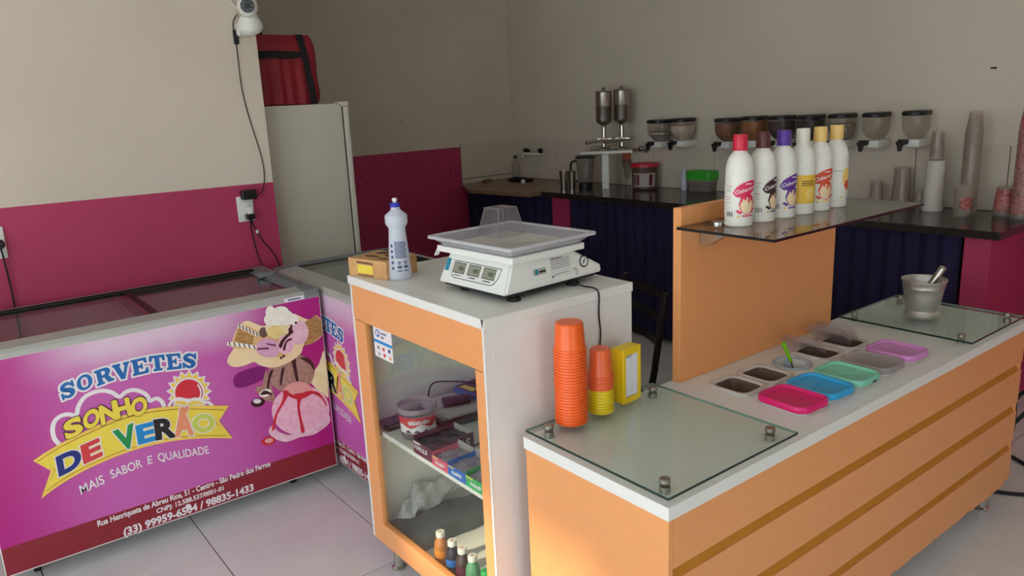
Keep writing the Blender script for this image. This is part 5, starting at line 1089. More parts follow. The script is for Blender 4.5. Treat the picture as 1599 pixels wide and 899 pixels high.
# bottles of soft drink on the cabinet floor
for k, c in dict(drink_amber=(196, 120, 60), drink_dark=(36, 30, 44), drink_brown=(70, 50, 44), drink_green=(90, 150, 110), drink_bright=(36, 170, 84)).items(): mat(k, c, 0.12, noise=0.08, scale=20)
mat('print_orange', (240, 150, 40), 0.4, noise=0.05)
ZB = 0.1464
for i, (y, m, lab, cp, lm) in enumerate(((1.982, 'drink_amber', 'small amber drink bottle with white cap, leftmost in the cabinet', 'white_plastic', 'print_orange'), (1.912, 'drink_dark', 'small dark drink bottle with white cap and blue and pink label', 'white_plastic', 'gum_blue'),
        (1.855, 'drink_brown', 'small brown cola-coloured bottle with white cap, third in the row', 'white_plastic', 'maroon'), (1.798, 'drink_green', 'small green drink bottle with white cap', 'white_plastic', 'gum_green'), (1.730, 'drink_bright', 'small bottle with bright green cap at the right of the row', 'drink_bright', 'gum_green'))):
    b = thing('drink_bottle', (1.172, y, ZB), lab, 'bottle', 0, 'small drink bottles in the cabinet')
    h = 0.0 if i < 4 else -0.018
    MB().lathe([(0.0, 0), (0.020, 0.0), (0.0235, 0.004), (0.0238, 0.020), (0.0225, 0.030), (0.0238, 0.042), (0.0238, 0.078 + h), (0.021, 0.094 + h), (0.0145, 0.106 + h), (0.0115, 0.110 + h), (0.0115, 0.117 + h), (0.0, 0.117 + h)], m, 22).build('body', b)
    MB().lathe([(0.0, 0.1125 + h), (0.0150, 0.1125 + h), (0.0150, 0.128 + h), (0.0135, 0.1305 + h), (0.0, 0.131 + h)], cp, 22).build('cap', b)
    MB().lathe([(0.0240, 0.044), (0.0240, 0.070 + h)], lm, 22, caps=False).build('label', b)
    MB().squiggle((-0.004, 0.005, 0.1313 + h), (0, -1, 0), (1, 0, 0), 0.010, 0.007, 'print_sun' if i < 4 else 'drink_green', i + 3).build('cap_mark', b)
# dark sack and clear bag
def crumple(nx, ny, fn):
    vs = [fn(i / nx, j / ny) for j in range(ny + 1) for i in range(nx + 1)]
    fs = [(j * (nx + 1) + i, j * (nx + 1) + i + 1, (j + 1) * (nx + 1) + i + 1, (j + 1) * (nx + 1) + i) for j in range(ny) for i in range(nx)]
    return vs, fs
def hsh(a, b): return math.sin(a * 12.9 + b * 4.1) * 0.5 + math.sin(a * 5.3 - b * 9.7 + 1.3) * 0.3 + math.sin(a * 23.1 + b * 17.7) * 0.2
def sack(u, v):
    x = 1.145 + 0.46 * u; y = 2.325 - 0.225 * v - 0.04 * u * (1 - v)
    e = max(0.0, min(u, 1 - u, v, 1 - v)); hgt = 0.042 * min(1, e * 6) ** 0.6
    return (x + 0.01 * hsh(v, u), y + 0.008 * hsh(u, v), ZB + 0.001 + hgt * (1 + 0.22 * hsh(u * 1.2, v * 1.3)))
vs, fs = crumple(26, 22, sack)
MB().add(vs, fs, 'bag_grey', True).build('plastic_sack', label='flat grey plastic sack lying on the cabinet floor', cat='sack')
def cbag(u, v):
    a = u * 2 * PI
    r = (0.040 + 0.016 * math.sin(v * PI * 1.6)) * (1 + 0.45 * hsh(u * 1.7, v * 3.1)) * (0.25 if v in (0, 1) else 1)
    p = Vector((1.185, 2.285, ZB + 0.075)).lerp(Vector((1.45, 2.27, ZB + 0.105)), v)
    return (p.x + 0.02 * math.cos(a) * (1 - v), min(p.y + r * math.cos(a) * .7, 2.322), max(p.z + r * 1.0 * math.sin(a) - (0.03 if v < .25 else 0), ZB + 0.052))
vs, fs = crumple(22, 20, cbag)
MB().add(vs, fs, 'bag_clear', True).build('clear_bag', label='crumpled clear plastic bag on top of the grey sack', cat='bag')

# ---------------------------------------------------------------- partition wall: camera, sockets, leads
WY = 3.7655
mat('lens_black', (8, 8, 10), 0.12, noise=0.1)
c = thing('security_camera', (1.372, WY, 2.075), 'white dome security camera fixed near the top of the wall corner', 'camera')
MB().lathe([(0.0, -0.03), (0.045, -0.03), (0.058, -0.012), (0.058, 0.0), (0.050, 0.020), (0.040, 0.034), (0.036, 0.044), (0.0, 0.046)], 'white_plastic', 28, (0, -0.075, -0.045), False, (-0.15, -0.45, 1)).build('base', c)
bm = bmesh.new(); bmesh.ops.create_uvsphere(bm, u_segments=24, v_segments=16, radius=0.046)
MB().bm(bm, 'white_plastic', True).xf(Matrix.Translation((-0.005, -0.085, 0.035)) @ Matrix.Diagonal((1, 1, 1.12, 1))).build('head', c)
MB().cyl((-0.012, -0.108, 0.036), (-0.0255, -0.136, 0.031), 0.030, 'lens_black', 24).cyl((-0.0255, -0.136, 0.031), (-0.027, -0.139, 0.0305), 0.009, 'black_plastic', 16, 0.007).build('lens', c, label='black lens ring with small lamps')
mb = MB()
for i in range(8):
    a = 2 * PI * i / 8; mb.lathe([(0.0022, 0), (0.0015, 0.002), (0, 0.0022)], 'white_plastic', 8, (-0.0258 + 0.020 * math.cos(a) * 0.9, -0.1362 - 0.020 * math.cos(a) * 0.43, 0.031 + 0.020 * math.sin(a)), False, (-0.45, -0.87, -0.2))
mb.build('infrared_lamp', c)
MB().box(-0.045, 0.03, -0.035, -0.0005, -0.09, -0.03, 'white_plastic', 0.006).build('bracket', c); MB().box(-0.060, -0.036, -0.010, -0.0005, -0.125, -0.06, 'black_plastic', 0.003).build('cable_clip', c)
MB().tube([(1.338, 3.745, 2.08), (1.318, 3.761, 2.04), (1.322, 3.761, 1.92), (1.321, 3.761, 1.774), (1.330, 3.761, 1.68), (1.344, 3.761, 1.595), (1.377, 3.761, 1.426), (1.380, 3.761, 1.33), (1.360, 3.757, 1.262), (1.325, 3.735, 1.247), (1.300, 3.728, 1.247)], 0.0022, 'black_rubber', 6, 4).build('camera_cable', label='thin black cable looping down the wall from the security camera', cat='cable')
MB().tube([(1.352, 3.72, 2.10), (1.325, 3.757, 2.13), (1.318, 3.762, 2.22), (1.322, 3.762, 2.5)], 0.003, 'white_plastic', 6, 4).build('white_cable', label='white lead rising from the security camera', cat='cable')
o = thing('wall_socket', (1.268, WY, 1.185), 'white wall socket with plugs below the painted line near the corner', 'socket', 0, 'wall sockets')
MB().box(-0.040, 0.040, -0.010, -0.0005, -0.062, 0.062, 'white_plastic', 0.004, 2).build('plate', o); MB().box(-0.022, 0.022, -0.0125, -0.0095, -0.032, 0.032, 'white_plastic', 0.002).build('outlet', o)
p = thing('power_plug', (1.282, WY, 1.248), 'black block power supply plugged into the corner socket', 'plug')
MB().box(-0.035, 0.036, -0.050, -0.011, -0.016, 0.028, 'black_plastic', 0.004).build('body', p)
p = thing('power_plug', (1.278, WY, 1.165), 'black mains plug with two leads in the corner socket', 'plug')
MB().box(-0.012, 0.012, -0.042, -0.013, -0.004, 0.030, 'white_plastic', 0.003).build('adapter', p); MB().box(-0.020, 0.018, -0.050, -0.013, -0.030, -0.004, 'black_plastic', 0.004).cyl((0, -0.032, -0.03), (0.002, -0.030, -0.055), 0.008, 'black_plastic', 10, 0.004).build('body', p)
MB().tube([(1.276, 3.735, 1.118), (1.283, 3.748, 1.045), (1.298, 3.752, 0.95), (1.309, 3.753, 0.885), (1.310, 3.753, 0.6)], 0.0032, 'black_rubber', 6, 4).build('freezer_cable', label='black mains lead dropping behind the first freezer', cat='cable', group='leads below the corner socket')
q = thing('freezer_cable', (0, 0, 0), 'black mains lead slanting right towards the second freezer, with a white tag', 'cable', 0, 'leads below the corner socket')
MB().tube([(1.280, 3.733, 1.125), (1.300, 3.750, 1.085), (1.330, 3.752, 1.02), (1.400, 3.752, 0.885), (1.408, 3.752, 0.6)], 0.0032, 'black_rubber', 6, 4).build('lead', q); MB().box(1.300, 1.312, 3.740, 3.752, 1.060, 1.078, 'white_plastic', 0.002).build('tag', q)
o = thing('wall_socket', (0.226, WY, 1.168), 'white wall socket at the left edge of the pink wall', 'socket', 0, 'wall sockets')
MB().box(-0.045, 0.045, -0.010, -0.0005, -0.066, 0.066, 'white_plastic', 0.004, 2).build('plate', o); MB().lathe([(0.02, 0), (0.019, 0.018), (0.012, 0.03), (0.0, 0.031)], 'black_plastic', 14, (0.022, -0.010, -0.005), True, (0, -1, 0)).build('plug', o)
MB().tube([(0.248, 3.730, 1.155), (0.252, 3.745, 1.10), (0.256, 3.752, 1.02), (0.257, 3.753, 0.90), (0.257, 3.753, 0.6)], 0.0035, 'black_rubber', 6, 4).build('wall_lead', label='black lead hanging from the left edge socket', cat='cable')

# ---------------------------------------------------------------- fridge and delivery bag
F_ = thing('fridge', (1.36, 3.92, 0), 'plain off-white refrigerator standing in the alcove, its side towards the counter', 'fridge')
FW, FDp, FH = 0.544, 0.60, 1.664
MB().box(0, FW, 0, FDp, 0.02, FH, 'fridge_white', 0.006, 2).build('cabinet', F_)
MB().box(FW + 0.008, FW + 0.040, 0.002, FDp - 0.002, 0.62, FH - 0.018, 'fridge_white', 0.006, 2).build('door', F_); MB().box(FW + 0.008, FW + 0.040, 0.002, FDp - 0.002, 0.06, 0.612, 'fridge_white', 0.006, 2).build('door', F_)
MB().box(FW, FW + 0.008, 0.008, FDp - 0.008, 0.06, FH - 0.024, 'black_rubber').build('gasket', F_); MB().box(FW - 0.015, FW + 0.040, 0.0, 0.06, FH - 0.016, FH + 0.008, 'fridge_white', 0.002).build('hinge_cover', F_)
for x in (0.06, FW - 0.06):
    for y in (0.06, FDp - 0.06): MB().lathe([(0.02, 0), (0.02, 0.008), (0.012, 0.021)], 'black_rubber', 12, (x, y, 0)).build('foot', F_)
G = thing('delivery_bag', (1.385, 3.965, FH + 0.001), 'red insulated delivery backpack with black straps on top of the fridge', 'bag')
bw, bd, bh = 0.440, 0.40, 0.350
mb = MB(); NX, NZ = 18, 14
rings = []
for k in range(NZ + 1):
    t = k / NZ; z = bh * t; e = 0.018 if k in (0, NZ) else (0.006 if k in (1, NZ - 1) else 0); tp = 0.014 * t
    rings.append([(x + tp * 0 - (0.012 * t if x > bw / 2 else 0) + 0.003 * math.sin(z * 30 + y * 20), y, zz) for x, y, zz in rrect(bw / 2 - e, bd / 2 - e, 0.045 - e, z, bw / 2, bd / 2, 6)])
mb.loft(rings, 'bag_red', True)
mb.build('body', G)
mb = MB()
def bf(u, v, l): return (u - (0.012 * v / bh if u > bw / 2 else 0), -l, v)
# pleated front pocket below a black band
top_ = []; bot_ = []
for i in range(31):
    u = 0.05 + 0.285 * i / 30; pl = 0.010 + 0.007 * math.sin(i * 0.9) + 0.010 * math.exp(-((i - 17) / 2.0) ** 2)
    top_.append(bf(u, 0.235 - 0.010 * math.sin(i * PI / 30 * 2), 0.004 + pl * 0.3)); bot_.append(bf(u, 0.004, 0.006 + pl))
mid_ = [tuple((Vector(a) * 0.5 + Vector(b) * 0.5) + Vector((0, -0.006, 0))) for a, b in zip(top_, bot_)]
mb.strip(bot_, mid_, 'bag_red', True).strip(mid_, top_, 'bag_red', True).build('front_pocket', G)
mb = MB()
a = []; b = []
for i in range(25):
    t = i / 24; u = 0.01 + 0.335 * t; w_ = 0.016 + 0.010 * abs(math.sin(t * PI * 2))
    a.append(bf(u, 0.246 - w_ * 0.6, 0.016)); b.append(bf(u, 0.266 + 0.004 * math.sin(t * PI), 0.007))
mb.strip(a, b, 'strap_black', True).build('hook_band', G, label='black hook-and-loop band across the front')
mb = MB()
P_ = [bf(0.385, -0.0 + 0.004, 0.004), bf(0.378, 0.12, 0.004), bf(0.368, 0.24, 0.004), bf(0.352, bh - 0.004, 0.002), (0.345, 0.02, bh + 0.003), (0.345, bd - 0.05, bh + 0.003)]
mb.strip([(p[0] - 0.020, p[1], p[2]) for p in P_], [(p[0] + 0.018, p[1], p[2]) for p in P_], 'strap_black').build('strap', G)
MB().tube([(0.03, 0.02, bh), (0.07, 0.0, bh + 0.022), (0.11, 0.01, bh + 0.016), (0.15, 0.03, bh + 0.004)], 0.009, 'strap_black', 8, 4).build('carry_handle', G)
MB().lathe([(0.010, 0), (0.008, 0.006), (0, 0.007)], 'white_plastic', 12, (bw - 0.014, 0.05, 0.27), False, (1, -0.2, 0)).build('toggle', G, label='small white toggle')

# ---------------------------------------------------------------- worktops on the back wall
mb = MB(); bwbox(mb, 1.06, 4.14, 0.632, 0.012, 0.922, 0.960, 'granite_black'); mb.build('dark_worktop', label='long black granite worktop along the back wall', cat='worktop')
mb = MB(); vs = [BW(0.02, 0.014, 0), BW(1.055, 0.014, 0), BW(1.055, 0.75, 0), BW(0.43, 0.83, 0), BW(0.02, 0.60, 0)]
mb.add([(v.x, v.y, 0.930) for v in vs] + [(v.x, v.y, 0.958) for v in vs], [(4, 3, 2, 1, 0), (5, 6, 7, 8, 9)] + [(i, (i + 1) % 5, 5 + (i + 1) % 5, 5 + i) for i in range(5)], 'granite_brown')
mb.build('sink_worktop', label='mottled brown stone worktop in the corner under the tap', cat='worktop')
def curtain(s0, s1, d, z0, z1, lab, seed, folds):
    rg = random.Random(seed); n = folds * 8; top = []; bot = []; mid = []
    ph = [rg.uniform(-.6, .6) for _ in range(folds + 2)]; am = [rg.uniform(.5, 1.2) for _ in range(folds + 2)]
    for i in range(n + 1):
        t = i / n; k = int(t * folds); s_ = s0 + (s1 - s0) * t
        w_ = math.sin(t * folds * 2 * PI + ph[k] * 0.3)
        top.append(BW(s_, d + 0.010 * w_, z1)); mid.append(BW(s_ + 0.004 * math.sin(t * 50), d + 0.016 * am[k] * w_, (z0 + z1) / 2)); bot.append(BW(s_, d + 0.024 * am[k] * w_, z0 + 0.012 * math.sin(t * 37)))
    mb = MB(); mb.strip(bot, mid, 'curtain_navy', True).strip(mid, top, 'curtain_navy', True)
    root = thing('curtain', BW((s0 + s1) / 2, d, z0), lab, 'curtain')
    mb.xf(Matrix.Translation(-Vector(root.location))).build('cloth', root)
    c_ = MB().tube([BW(s0, d - 0.02, z1 - 0.006), BW(s1, d - 0.02, z1 - 0.006)], 0.004, 'black_plastic', 7, 1); c_.xf(Matrix.Translation(-Vector(root.location))).build('rod', root)
curtain(1.32, 3.965, 0.585, 0.04, 0.915, 'long dark purple curtain hanging under the black worktop', 3, 30)
curtain(0.06, 1.10, 0.565, 0.04, 0.922, 'short dark purple curtain hanging under the sink worktop', 5, 11)

# ---------------------------------------------------------------- wall dispensers
for k, c in dict(fill_grey=(176, 164, 156), fill_coco=(226, 214, 200), fill_brown=(150, 96, 60), fill_orange=(176, 108, 50), fill_dark=(84, 52, 40), fill_black=(26, 22, 22), fill_wine=(54, 30, 32)).items(): mat(k, c, 0.7, noise=0.3, scale=120, bump=0.4)
mat('fill_mix', (226, 214, 190), 0.7, rgb2=(40, 32, 30), scale=110, bump=0.4)
glass('hopper', (242, 238, 234), ior=1.45, haze=0.12, hazecol=(206, 196, 190))
DSP = [(1.770, 1.447, 0.108, 'fill_grey', .55, 'wall dispenser with grey powder, leftmost, next to the chrome syrup pumps'), (1.968, 1.455, 0.102, 'fill_coco', .8, 'wall dispenser filled with white flakes, second from the left'),
       (2.330, 1.452, 0.097, 'fill_brown', .9, 'wall dispenser full of mid-brown topping, left of the orange one'), (2.527, 1.462, 0.096, 'fill_orange', .9, 'wall dispenser full of orange-brown topping'), (2.722, 1.464, 0.100, 'fill_wine', .9, 'wall dispenser full of very dark brown topping'),
       (2.912, 1.466, 0.096, 'fill_black', .92, 'wall dispenser full of black topping behind the yellow caps'), (3.106, 1.470, 0.092, 'fill_mix', .75, 'wall dispenser of mixed black and cream pieces'), (3.304, 1.473, 0.088, None, 0, 'empty clear wall dispenser, second from the right'), (3.520, 1.480, 0.086, None, 0, 'empty clear wall dispenser, rightmost')]
for s_, zt_, R, fill, lev, lab in DSP:
    t = thing('wall_dispenser', BW(s_, 0.118, zt_ - 0.145), lab, 'dispenser', BWR, 'topping dispensers on the back wall')
    lx = R * 0.66; ly = 0.088; r_ = 0.05
    def rg(k, z, dx=0.0): return rrect(lx * k, ly * k, min(r_, ly * k * .9, lx * k * .9), z, dx, 0.0 + 0.10 * (1 - k) * 0.3, 6)
    MB().loft([rg(1.0, 0.130), rg(1.04, 0.134), rg(1.04, 0.146), rg(0.98, 0.154)], 'black_plastic').build('lid', t, label='black lid')
    MB().loft([rg(1.0, 0.130), rg(0.99, 0.075), rg(0.94, 0.052), rg(0.78, 0.028), rg(0.52, 0.008), rg(0.40, 0.0)], 'hopper', True, False, True).build('hopper', t)
    if fill:
        z1 = 0.052 + 0.075 * (lev - 0.45) / 0.5
        MB().loft([rg(0.97, max(z1, 0.055)), rg(0.96, 0.072 if z1 > 0.075 else 0.0545), rg(0.91, 0.052), rg(0.75, 0.029), rg(0.5, 0.010), rg(0.38, 0.002)], fill, True, True, True).build('filling', t)
    MB().box(-0.030, 0.042, -0.050, 0.116, -0.040, 0.004, 'white_plastic', 0.008, 2).build('bracket', t, label='white wall bracket')
    mb = MB().lathe([(0.030, 0.002), (0.026, -0.020), (0.016, -0.026)], 'black_plastic', 14, (-0.040, -0.05, 0))
    mb.prism([(-0.024, 0.0), (0.030, 0.004), (0.012, -0.026), (0.006, -0.050), (-0.010, -0.050), (-0.014, -0.026)], (-0.044, -0.085, -0.008), (1, 0, 0), (0, 0, 1), (0, 0.016, 0), 'black_plastic')
    mb.build('trigger', t, label='black turn key')

# ---------------------------------------------------------------- tap, small things on the worktops
def BT(s, d, z): return BW(s, d, z)
def facing(x, y): return math.atan2(y, x) - PI / 2      # local -y looks at the viewer
t = thing('tap', BW(0.40, 0.011, 1.175), 'white plastic wall tap with black fittings on the corner tiles', 'tap', BWR)
MB().tube([(0.02, 0.0, 0.0), (0.02, -0.05, 0.0), (-0.06, -0.07, 0.0), (-0.155, -0.07, 0.0), (-0.165, -0.07, -0.03)], 0.012, 'white_plastic', 10, 4).build('spout', t); MB().lathe([(0.020, 0), (0.022, 0.03), (0.012, 0.034)], 'black_plastic', 14, (0.022, -0.03, 0.014), True, (0.2, -0.5, 1)).build('knob', t)
t = thing('wall_valve', BW(0.245, 0.011, 1.198), 'black round valve knob beside the white tap', 'valve', BWR); MB().lathe([(0.012, 0), (0.012, 0.03), (0.026, 0.032), (0.026, 0.05), (0.0, 0.056)], 'black_plastic', 16, (0, 0, 0), False, (0, -1, 0)).build('knob', t)
glass('pet_clear', (240, 236, 232), ior=1.45, haze=0.14)
t = thing('clear_bottle', (4.185, 5.345, 0.9585), 'slim clear bottle with a dark cap in the wall corner', 'bottle')
MB().lathe([(0.0, 0), (0.032, 0), (0.033, 0.004), (0.033, 0.10), (0.036, 0.12), (0.034, 0.14), (0.014, 0.175), (0.013, 0.19)], 'pet_clear', 20).build('body', t); MB().lathe([(0.0, 0.186), (0.017, 0.186), (0.017, 0.207), (0, 0.208)], 'black_plastic', 16).build('cap', t)
t = thing('soap_dish', (4.12, 5.20, 0.9585), 'low dark tray with a tiny white cap beside it on the corner worktop', 'tray', BWR); MB().loft([rrect(0.11, 0.05, 0.02, 0.0), rrect(0.12, 0.06, 0.02, 0.024), rrect(0.112, 0.052, 0.018, 0.024), rrect(0.10, 0.045, 0.018, 0.006)], 'black_plastic', True).build('dish', t)
MB().lathe([(0.0, 0), (0.017, 0), (0.017, 0.022), (0.012, 0.03), (0, 0.032)], 'white_plastic', 16).build('white_cap', None, (4.03, 5.055, 0.9585), 0, 'tiny round white cap lying in front of the dark tray', 'jar')  # a loose round white cap beside the tray
MB().loft([rrect(0.05, 0.02, 0.008, 0), rrect(0.055, 0.024, 0.01, 0.02), rrect(0.03, 0.014, 0.01, 0.03)], 'granite_brown').build('sponge', None, (3.90, 5.38, 0.9585), 0.4, 'brown sponge lying on the left of the corner worktop', 'sponge')
def steel_cup(x, y, r, h, lab):
    t = thing('steel_cup', (x, y, 0.9605), lab, 'cup', 0, 'steel cups by the blender jug')
    MB().lathe([(0.0, 0), (r * .8, 0), (r * .82, 0.004), (r, h), (r * .96, h), (r * .78, 0.006), (0.0, 0.005)], 'steel', 22, caps=False).build('body', t)
steel_cup(3.93, 4.43, 0.034, 0.135, 'taller steel cup left of the blender jug'); steel_cup(4.02, 4.44, 0.032, 0.125, 'second steel cup standing close to the blender jug handle')
J = thing('blender_jug', (4.09, 4.36, 0.9605), 'clear blender jug with black handle on the dark worktop', 'jug', facing(4.155, 4.375))
MB().lathe([(0.0, 0), (0.050, 0), (0.052, 0.03), (0.060, 0.06), (0.074, 0.225), (0.070, 0.225), (0.056, 0.064), (0.0, 0.06)], 'pet_clear', 24, caps=False).build('jug', J)
MB().lathe([(0.053, 0.0), (0.054, 0.034), (0.05, 0.036)], 'black_plastic', 22, caps=False).build('collar', J); MB().tube([(-0.066, 0, 0.205), (-0.105, 0, 0.19), (-0.112, 0, 0.12), (-0.10, 0, 0.06), (-0.058, 0, 0.05)], 0.009, 'black_plastic', 8, 4).build('handle', J)
MB().lathe([(0.076, 0.222), (0.078, 0.236), (0.05, 0.244), (0, 0.246)], 'black_plastic', 22, caps=False).build('lid', J)
# twin chrome syrup pumps on a white stand
Zp = thing('syrup_pump_stand', (4.12, 4.17, 0.9605), 'white stand with two tall chrome syrup pumps and levers at the back wall', 'dispenser', facing(4.245, 4.285))
MB().box(-0.185, 0.195, -0.09, 0.07, 0.262, 0.282, 'white_plastic', 0.003).build('stand_top', Zp); MB().box(-0.028, 0.022, -0.055, 0.055, 0.0, 0.262, 'white_plastic', 0.002).build('stand_leg', Zp)
for x, dz in ((-0.010, 0.0), (0.122, 0.006)):
    MB().lathe([(0.016, 0.445 + dz), (0.017, 0.462 + dz), (0.054, 0.488 + dz), (0.058, 0.500 + dz), (0.058, 0.600 + dz), (0.0585, 0.601 + dz), (0.058, 0.602 + dz), (0.058, 0.700 + dz), (0.062, 0.703 + dz), (0.060, 0.708 + dz), (0.012, 0.716 + dz), (0.010, 0.722 + dz), (0.015, 0.728 + dz), (0.012, 0.738 + dz), (0, 0.740 + dz)], 'brushed', 28, (x, 0, 0)).build('canister', Zp)
    MB().cyl((x, 0, 0.37), (x, 0, 0.45 + dz), 0.017, 'chrome', 14).cyl((x, 0, 0.30), (x, 0, 0.34), 0.019, 'chrome', 14).build('neck', Zp)
    MB().box(x - 0.05, x + 0.06, -0.024, 0.024, 0.352, 0.376, 'chrome', 0.006, 2).build('valve_block', Zp); MB().tube([(x - 0.13, -0.10, 0.345), (x - 0.05, -0.04, 0.354), (x + 0.02, -0.01, 0.360)], 0.012, 'chrome', 10, 3).build('lever', Zp)
    MB().lathe([(0.05, 0.283), (0.052, 0.296), (0.030, 0.306), (0.016, 0.312)], 'steel', 20, (x - 0.01, 0, 0)).build('pump_foot', Zp)
    MB().cyl((x - 0.10, -0.05, 0.30), (x - 0.03, -0.02, 0.305), 0.014, 'chrome', 12).build('nozzle', Zp)
MB().cyl((0.195, 0.03, 0.272), (0.25, 0.05, 0.285), 0.010, 'steel', 10).lathe([(0.022, 0), (0.022, 0.03), (0, 0.032)], 'steel', 12, (0.25, 0.05, 0.28), False, (1, 0.2, 0.1)).build('side_arm', Zp)
V = thing('milkshake_glass', (4.36, 4.175, 0.9605), 'tall glass with an orange and white band under the syrup pumps', 'glass')
MB().lathe([(0.0, 0), (0.026, 0), (0.020, 0.02), (0.022, 0.06), (0.040, 0.16), (0.044, 0.20), (0.041, 0.20), (0.018, 0.06), (0.0, 0.05)], 'pet_clear', 22, caps=False).build('glass', V)
mat('shake_orange', (196, 96, 62), 0.5, rgb2=(170, 70, 48), scale=60)
V2 = thing('hanging_cup', (4.355, 4.180, 1.135), 'orange patterned paper cup in the rack above the tall glass', 'cup'); MB().lathe([(0.0, 0.0), (0.030, 0.0), (0.037, 0.098), (0.034, 0.098), (0.0, 0.01)], 'shake_orange', 22, caps=False).build('body', V2); MB().lathe([(0.0355, 0.0), (0.030, -0.03), (0.0, -0.03)], 'plastic_cup', 20, caps=False).build('holder', V2)
R_ = thing('red_lid_tub', (4.255, 3.905, 0.9605), 'brown plastic tub with a red lid and white label on the dark worktop', 'tub')
mat('tub_brown', (84, 56, 46), 0.4, noise=0.1)
MB().lathe([(0.0, 0), (0.086, 0), (0.090, 0.004), (0.097, 0.165), (0.0, 0.165)], 'tub_brown', 30).build('tub', R_); MB().lathe([(0.0, 0.190), (0.096, 0.188), (0.104, 0.184), (0.105, 0.164), (0.099, 0.164)], 'cap_red', 30, caps=False).build('lid', R_, label='red lid')
mb = MB(); fa2 = math.atan2(-3.905, -4.255)
for i in range(20):
    a, b = fa2 - 1.0 + 1.9 * i / 20, fa2 - 1.0 + 1.9 * (i + 1) / 20
    f = lambda q, z, l=0.0: ((0.0915 + 0.006 * z / .16 + l) * math.cos(q), (0.0915 + 0.006 * z / .16 + l) * math.sin(q), z)
    mb.poly([f(a, 0.022), f(b, 0.022), f(b, 0.122), f(a, 0.122)], 'label_cream' if 0 else 'board_grey')
    if i in (1, 2, 4, 5, 14, 15, 16): mb.poly([f(a, 0.034, .001), f(b, 0.034, .001), f(b, 0.112, .001), f(a, 0.112, .001)], 'maroon')
mb.build('label', R_, label='pale label with maroon bars')
mat('lid_green_bright', (60, 176, 48), 0.4, noise=0.05)
U = thing('green_lid_box', (4.36, 3.455, 0.9605), 'clear food box with bright green lid on the dark worktop', 'box', BWR)
MB().loft([rrect(0.085, 0.06, 0.02, 0.0), rrect(0.095, 0.068, 0.02, 0.085), rrect(0.091, 0.064, 0.02, 0.085), rrect(0.08, 0.055, 0.02, 0.006)], 'plastic_cup', True).build('box', U); MB().loft([rrect(0.079, 0.054, 0.018, 0.007), rrect(0.086, 0.06, 0.018, 0.058)], 'fill_dark').build('filling', U); MB().loft([rrect(0.098, 0.071, 0.02, 0.084), rrect(0.1, 0.073, 0.02, 0.11), rrect(0.098, 0.071, 0.02, 0.14), rrect(0.09, 0.063, 0.02, 0.145)], 'lid_green_bright').build('lid', U, label='bright green lid')
MB().lathe([(0.0, 0), (0.022, 0), (0.022, 0.10), (0.012, 0.12), (0.012, 0.15), (0, 0.152)], 'bottle_frost', 16).build('small_bottle', None, (4.33, 3.600, 0.9605), 0, 'small pale bottle standing left of the green lidded box', 'bottle')
MB().box(-0.03, 0.03, -0.008, -0.0005, -0.02, 0.02, 'fridge_white', 0.002).build('socket_plate', None, BW(2.148, 0.0, 1.322), BWR, 'small cream socket plate on the tile edge', 'socket')
MB().lathe([(0.016, 0), (0.014, 0.02), (0, 0.022)], 'steel', 14, (0, 0, 0), True, (0, -1, 0)).build('wall_hook', None, BW(1.566, 0.0095, 1.225), BWR, 'small metal wall fitting beside the syrup pumps', 'hook')

# ---------------------------------------------------------------- cup stacks at the right end of the dark worktop
mat('cup_paper', (226, 220, 210), 0.8, noise=0.03, scale=30); mat('cup_print', (150, 36, 40), 0.5, rgb2=(206, 140, 134), scale=70); mat('wrap_paper', (214, 204, 196), 0.75, noise=0.03, scale=16, bump=0.15)
def upcup(name, R, rt, h, m, band=None):
    mb = MB().lathe([(R - 0.002, 0), (R, 0.001), (R, 0.006), (R - 0.003, 0.008), (rt, h - 0.003), (rt - 0.004, h), (0.0, h)], m, 24, caps=False)
    if band: mb.lathe([(R - 0.0022, h * .22), (rt + 0.0012, h * .85)], band, 24, caps=False)
    return mb.mesh(name)
def stack(x, y, n, pitch, me, lab, top, group, z0=0.9605):
    for i in range(n): put(me, me.name.split('.')[0], None, (x + rng.uniform(-.001, .001), y + rng.uniform(-.001, .001), z0 + pitch * i), i * 0.7, top if i == n - 1 else nth(i) + ' cup up from the bottom of ' + lab, 'cup', group)
pw = thing('cup_sleeve', (4.335, 1.900, 0.9605), 'long white paper sleeve of cups standing on end', 'cup sleeve'); 
MB().lathe([(0.0, 0), (0.052, 0), (0.053, 0.01), (0.0475, 0.06), (0.0485, 0.12), (0.0455, 0.18), (0.0478, 0.22), (0.0465, 0.262), (0.047, 0.268), (0.0, 0.268)], 'wrap_paper', 26).build('wrapper', pw)
mct = upcup('clear_cup', 0.036, 0.027, 0.090, 'plastic_cup'); stack(4.335, 1.900, 9, 0.008, mct, 'the clear stack on the paper sleeve', 'topmost clear cup of the stack on the paper sleeve', 'clear cups on the paper sleeve', 0.9605 + 0.2685)
mtl = upcup('clear_cup', 0.044, 0.030, 0.110, 'plastic_cup'); stack(4.345, 1.728, 36, 0.0118, mtl, 'the tallest clear cup stack', 'topmost clear cup of the tallest clear stack', 'clear cups in the tallest stack')
mpr = upcup('printed_cup', 0.047, 0.036, 0.105, 'plastic_cup', 'cup_print'); stack(4.34, 1.555, 6, 0.009, mpr, 'the short red printed stack', 'topmost red printed cup of the short stack', 'red printed cups in the short stack'); stack(4.30, 1.462, 40, 0.0108, mpr, 'the tall red printed stack at the right edge', 'topmost red printed cup of the tall right-edge stack', 'red printed cups in the tall stack')
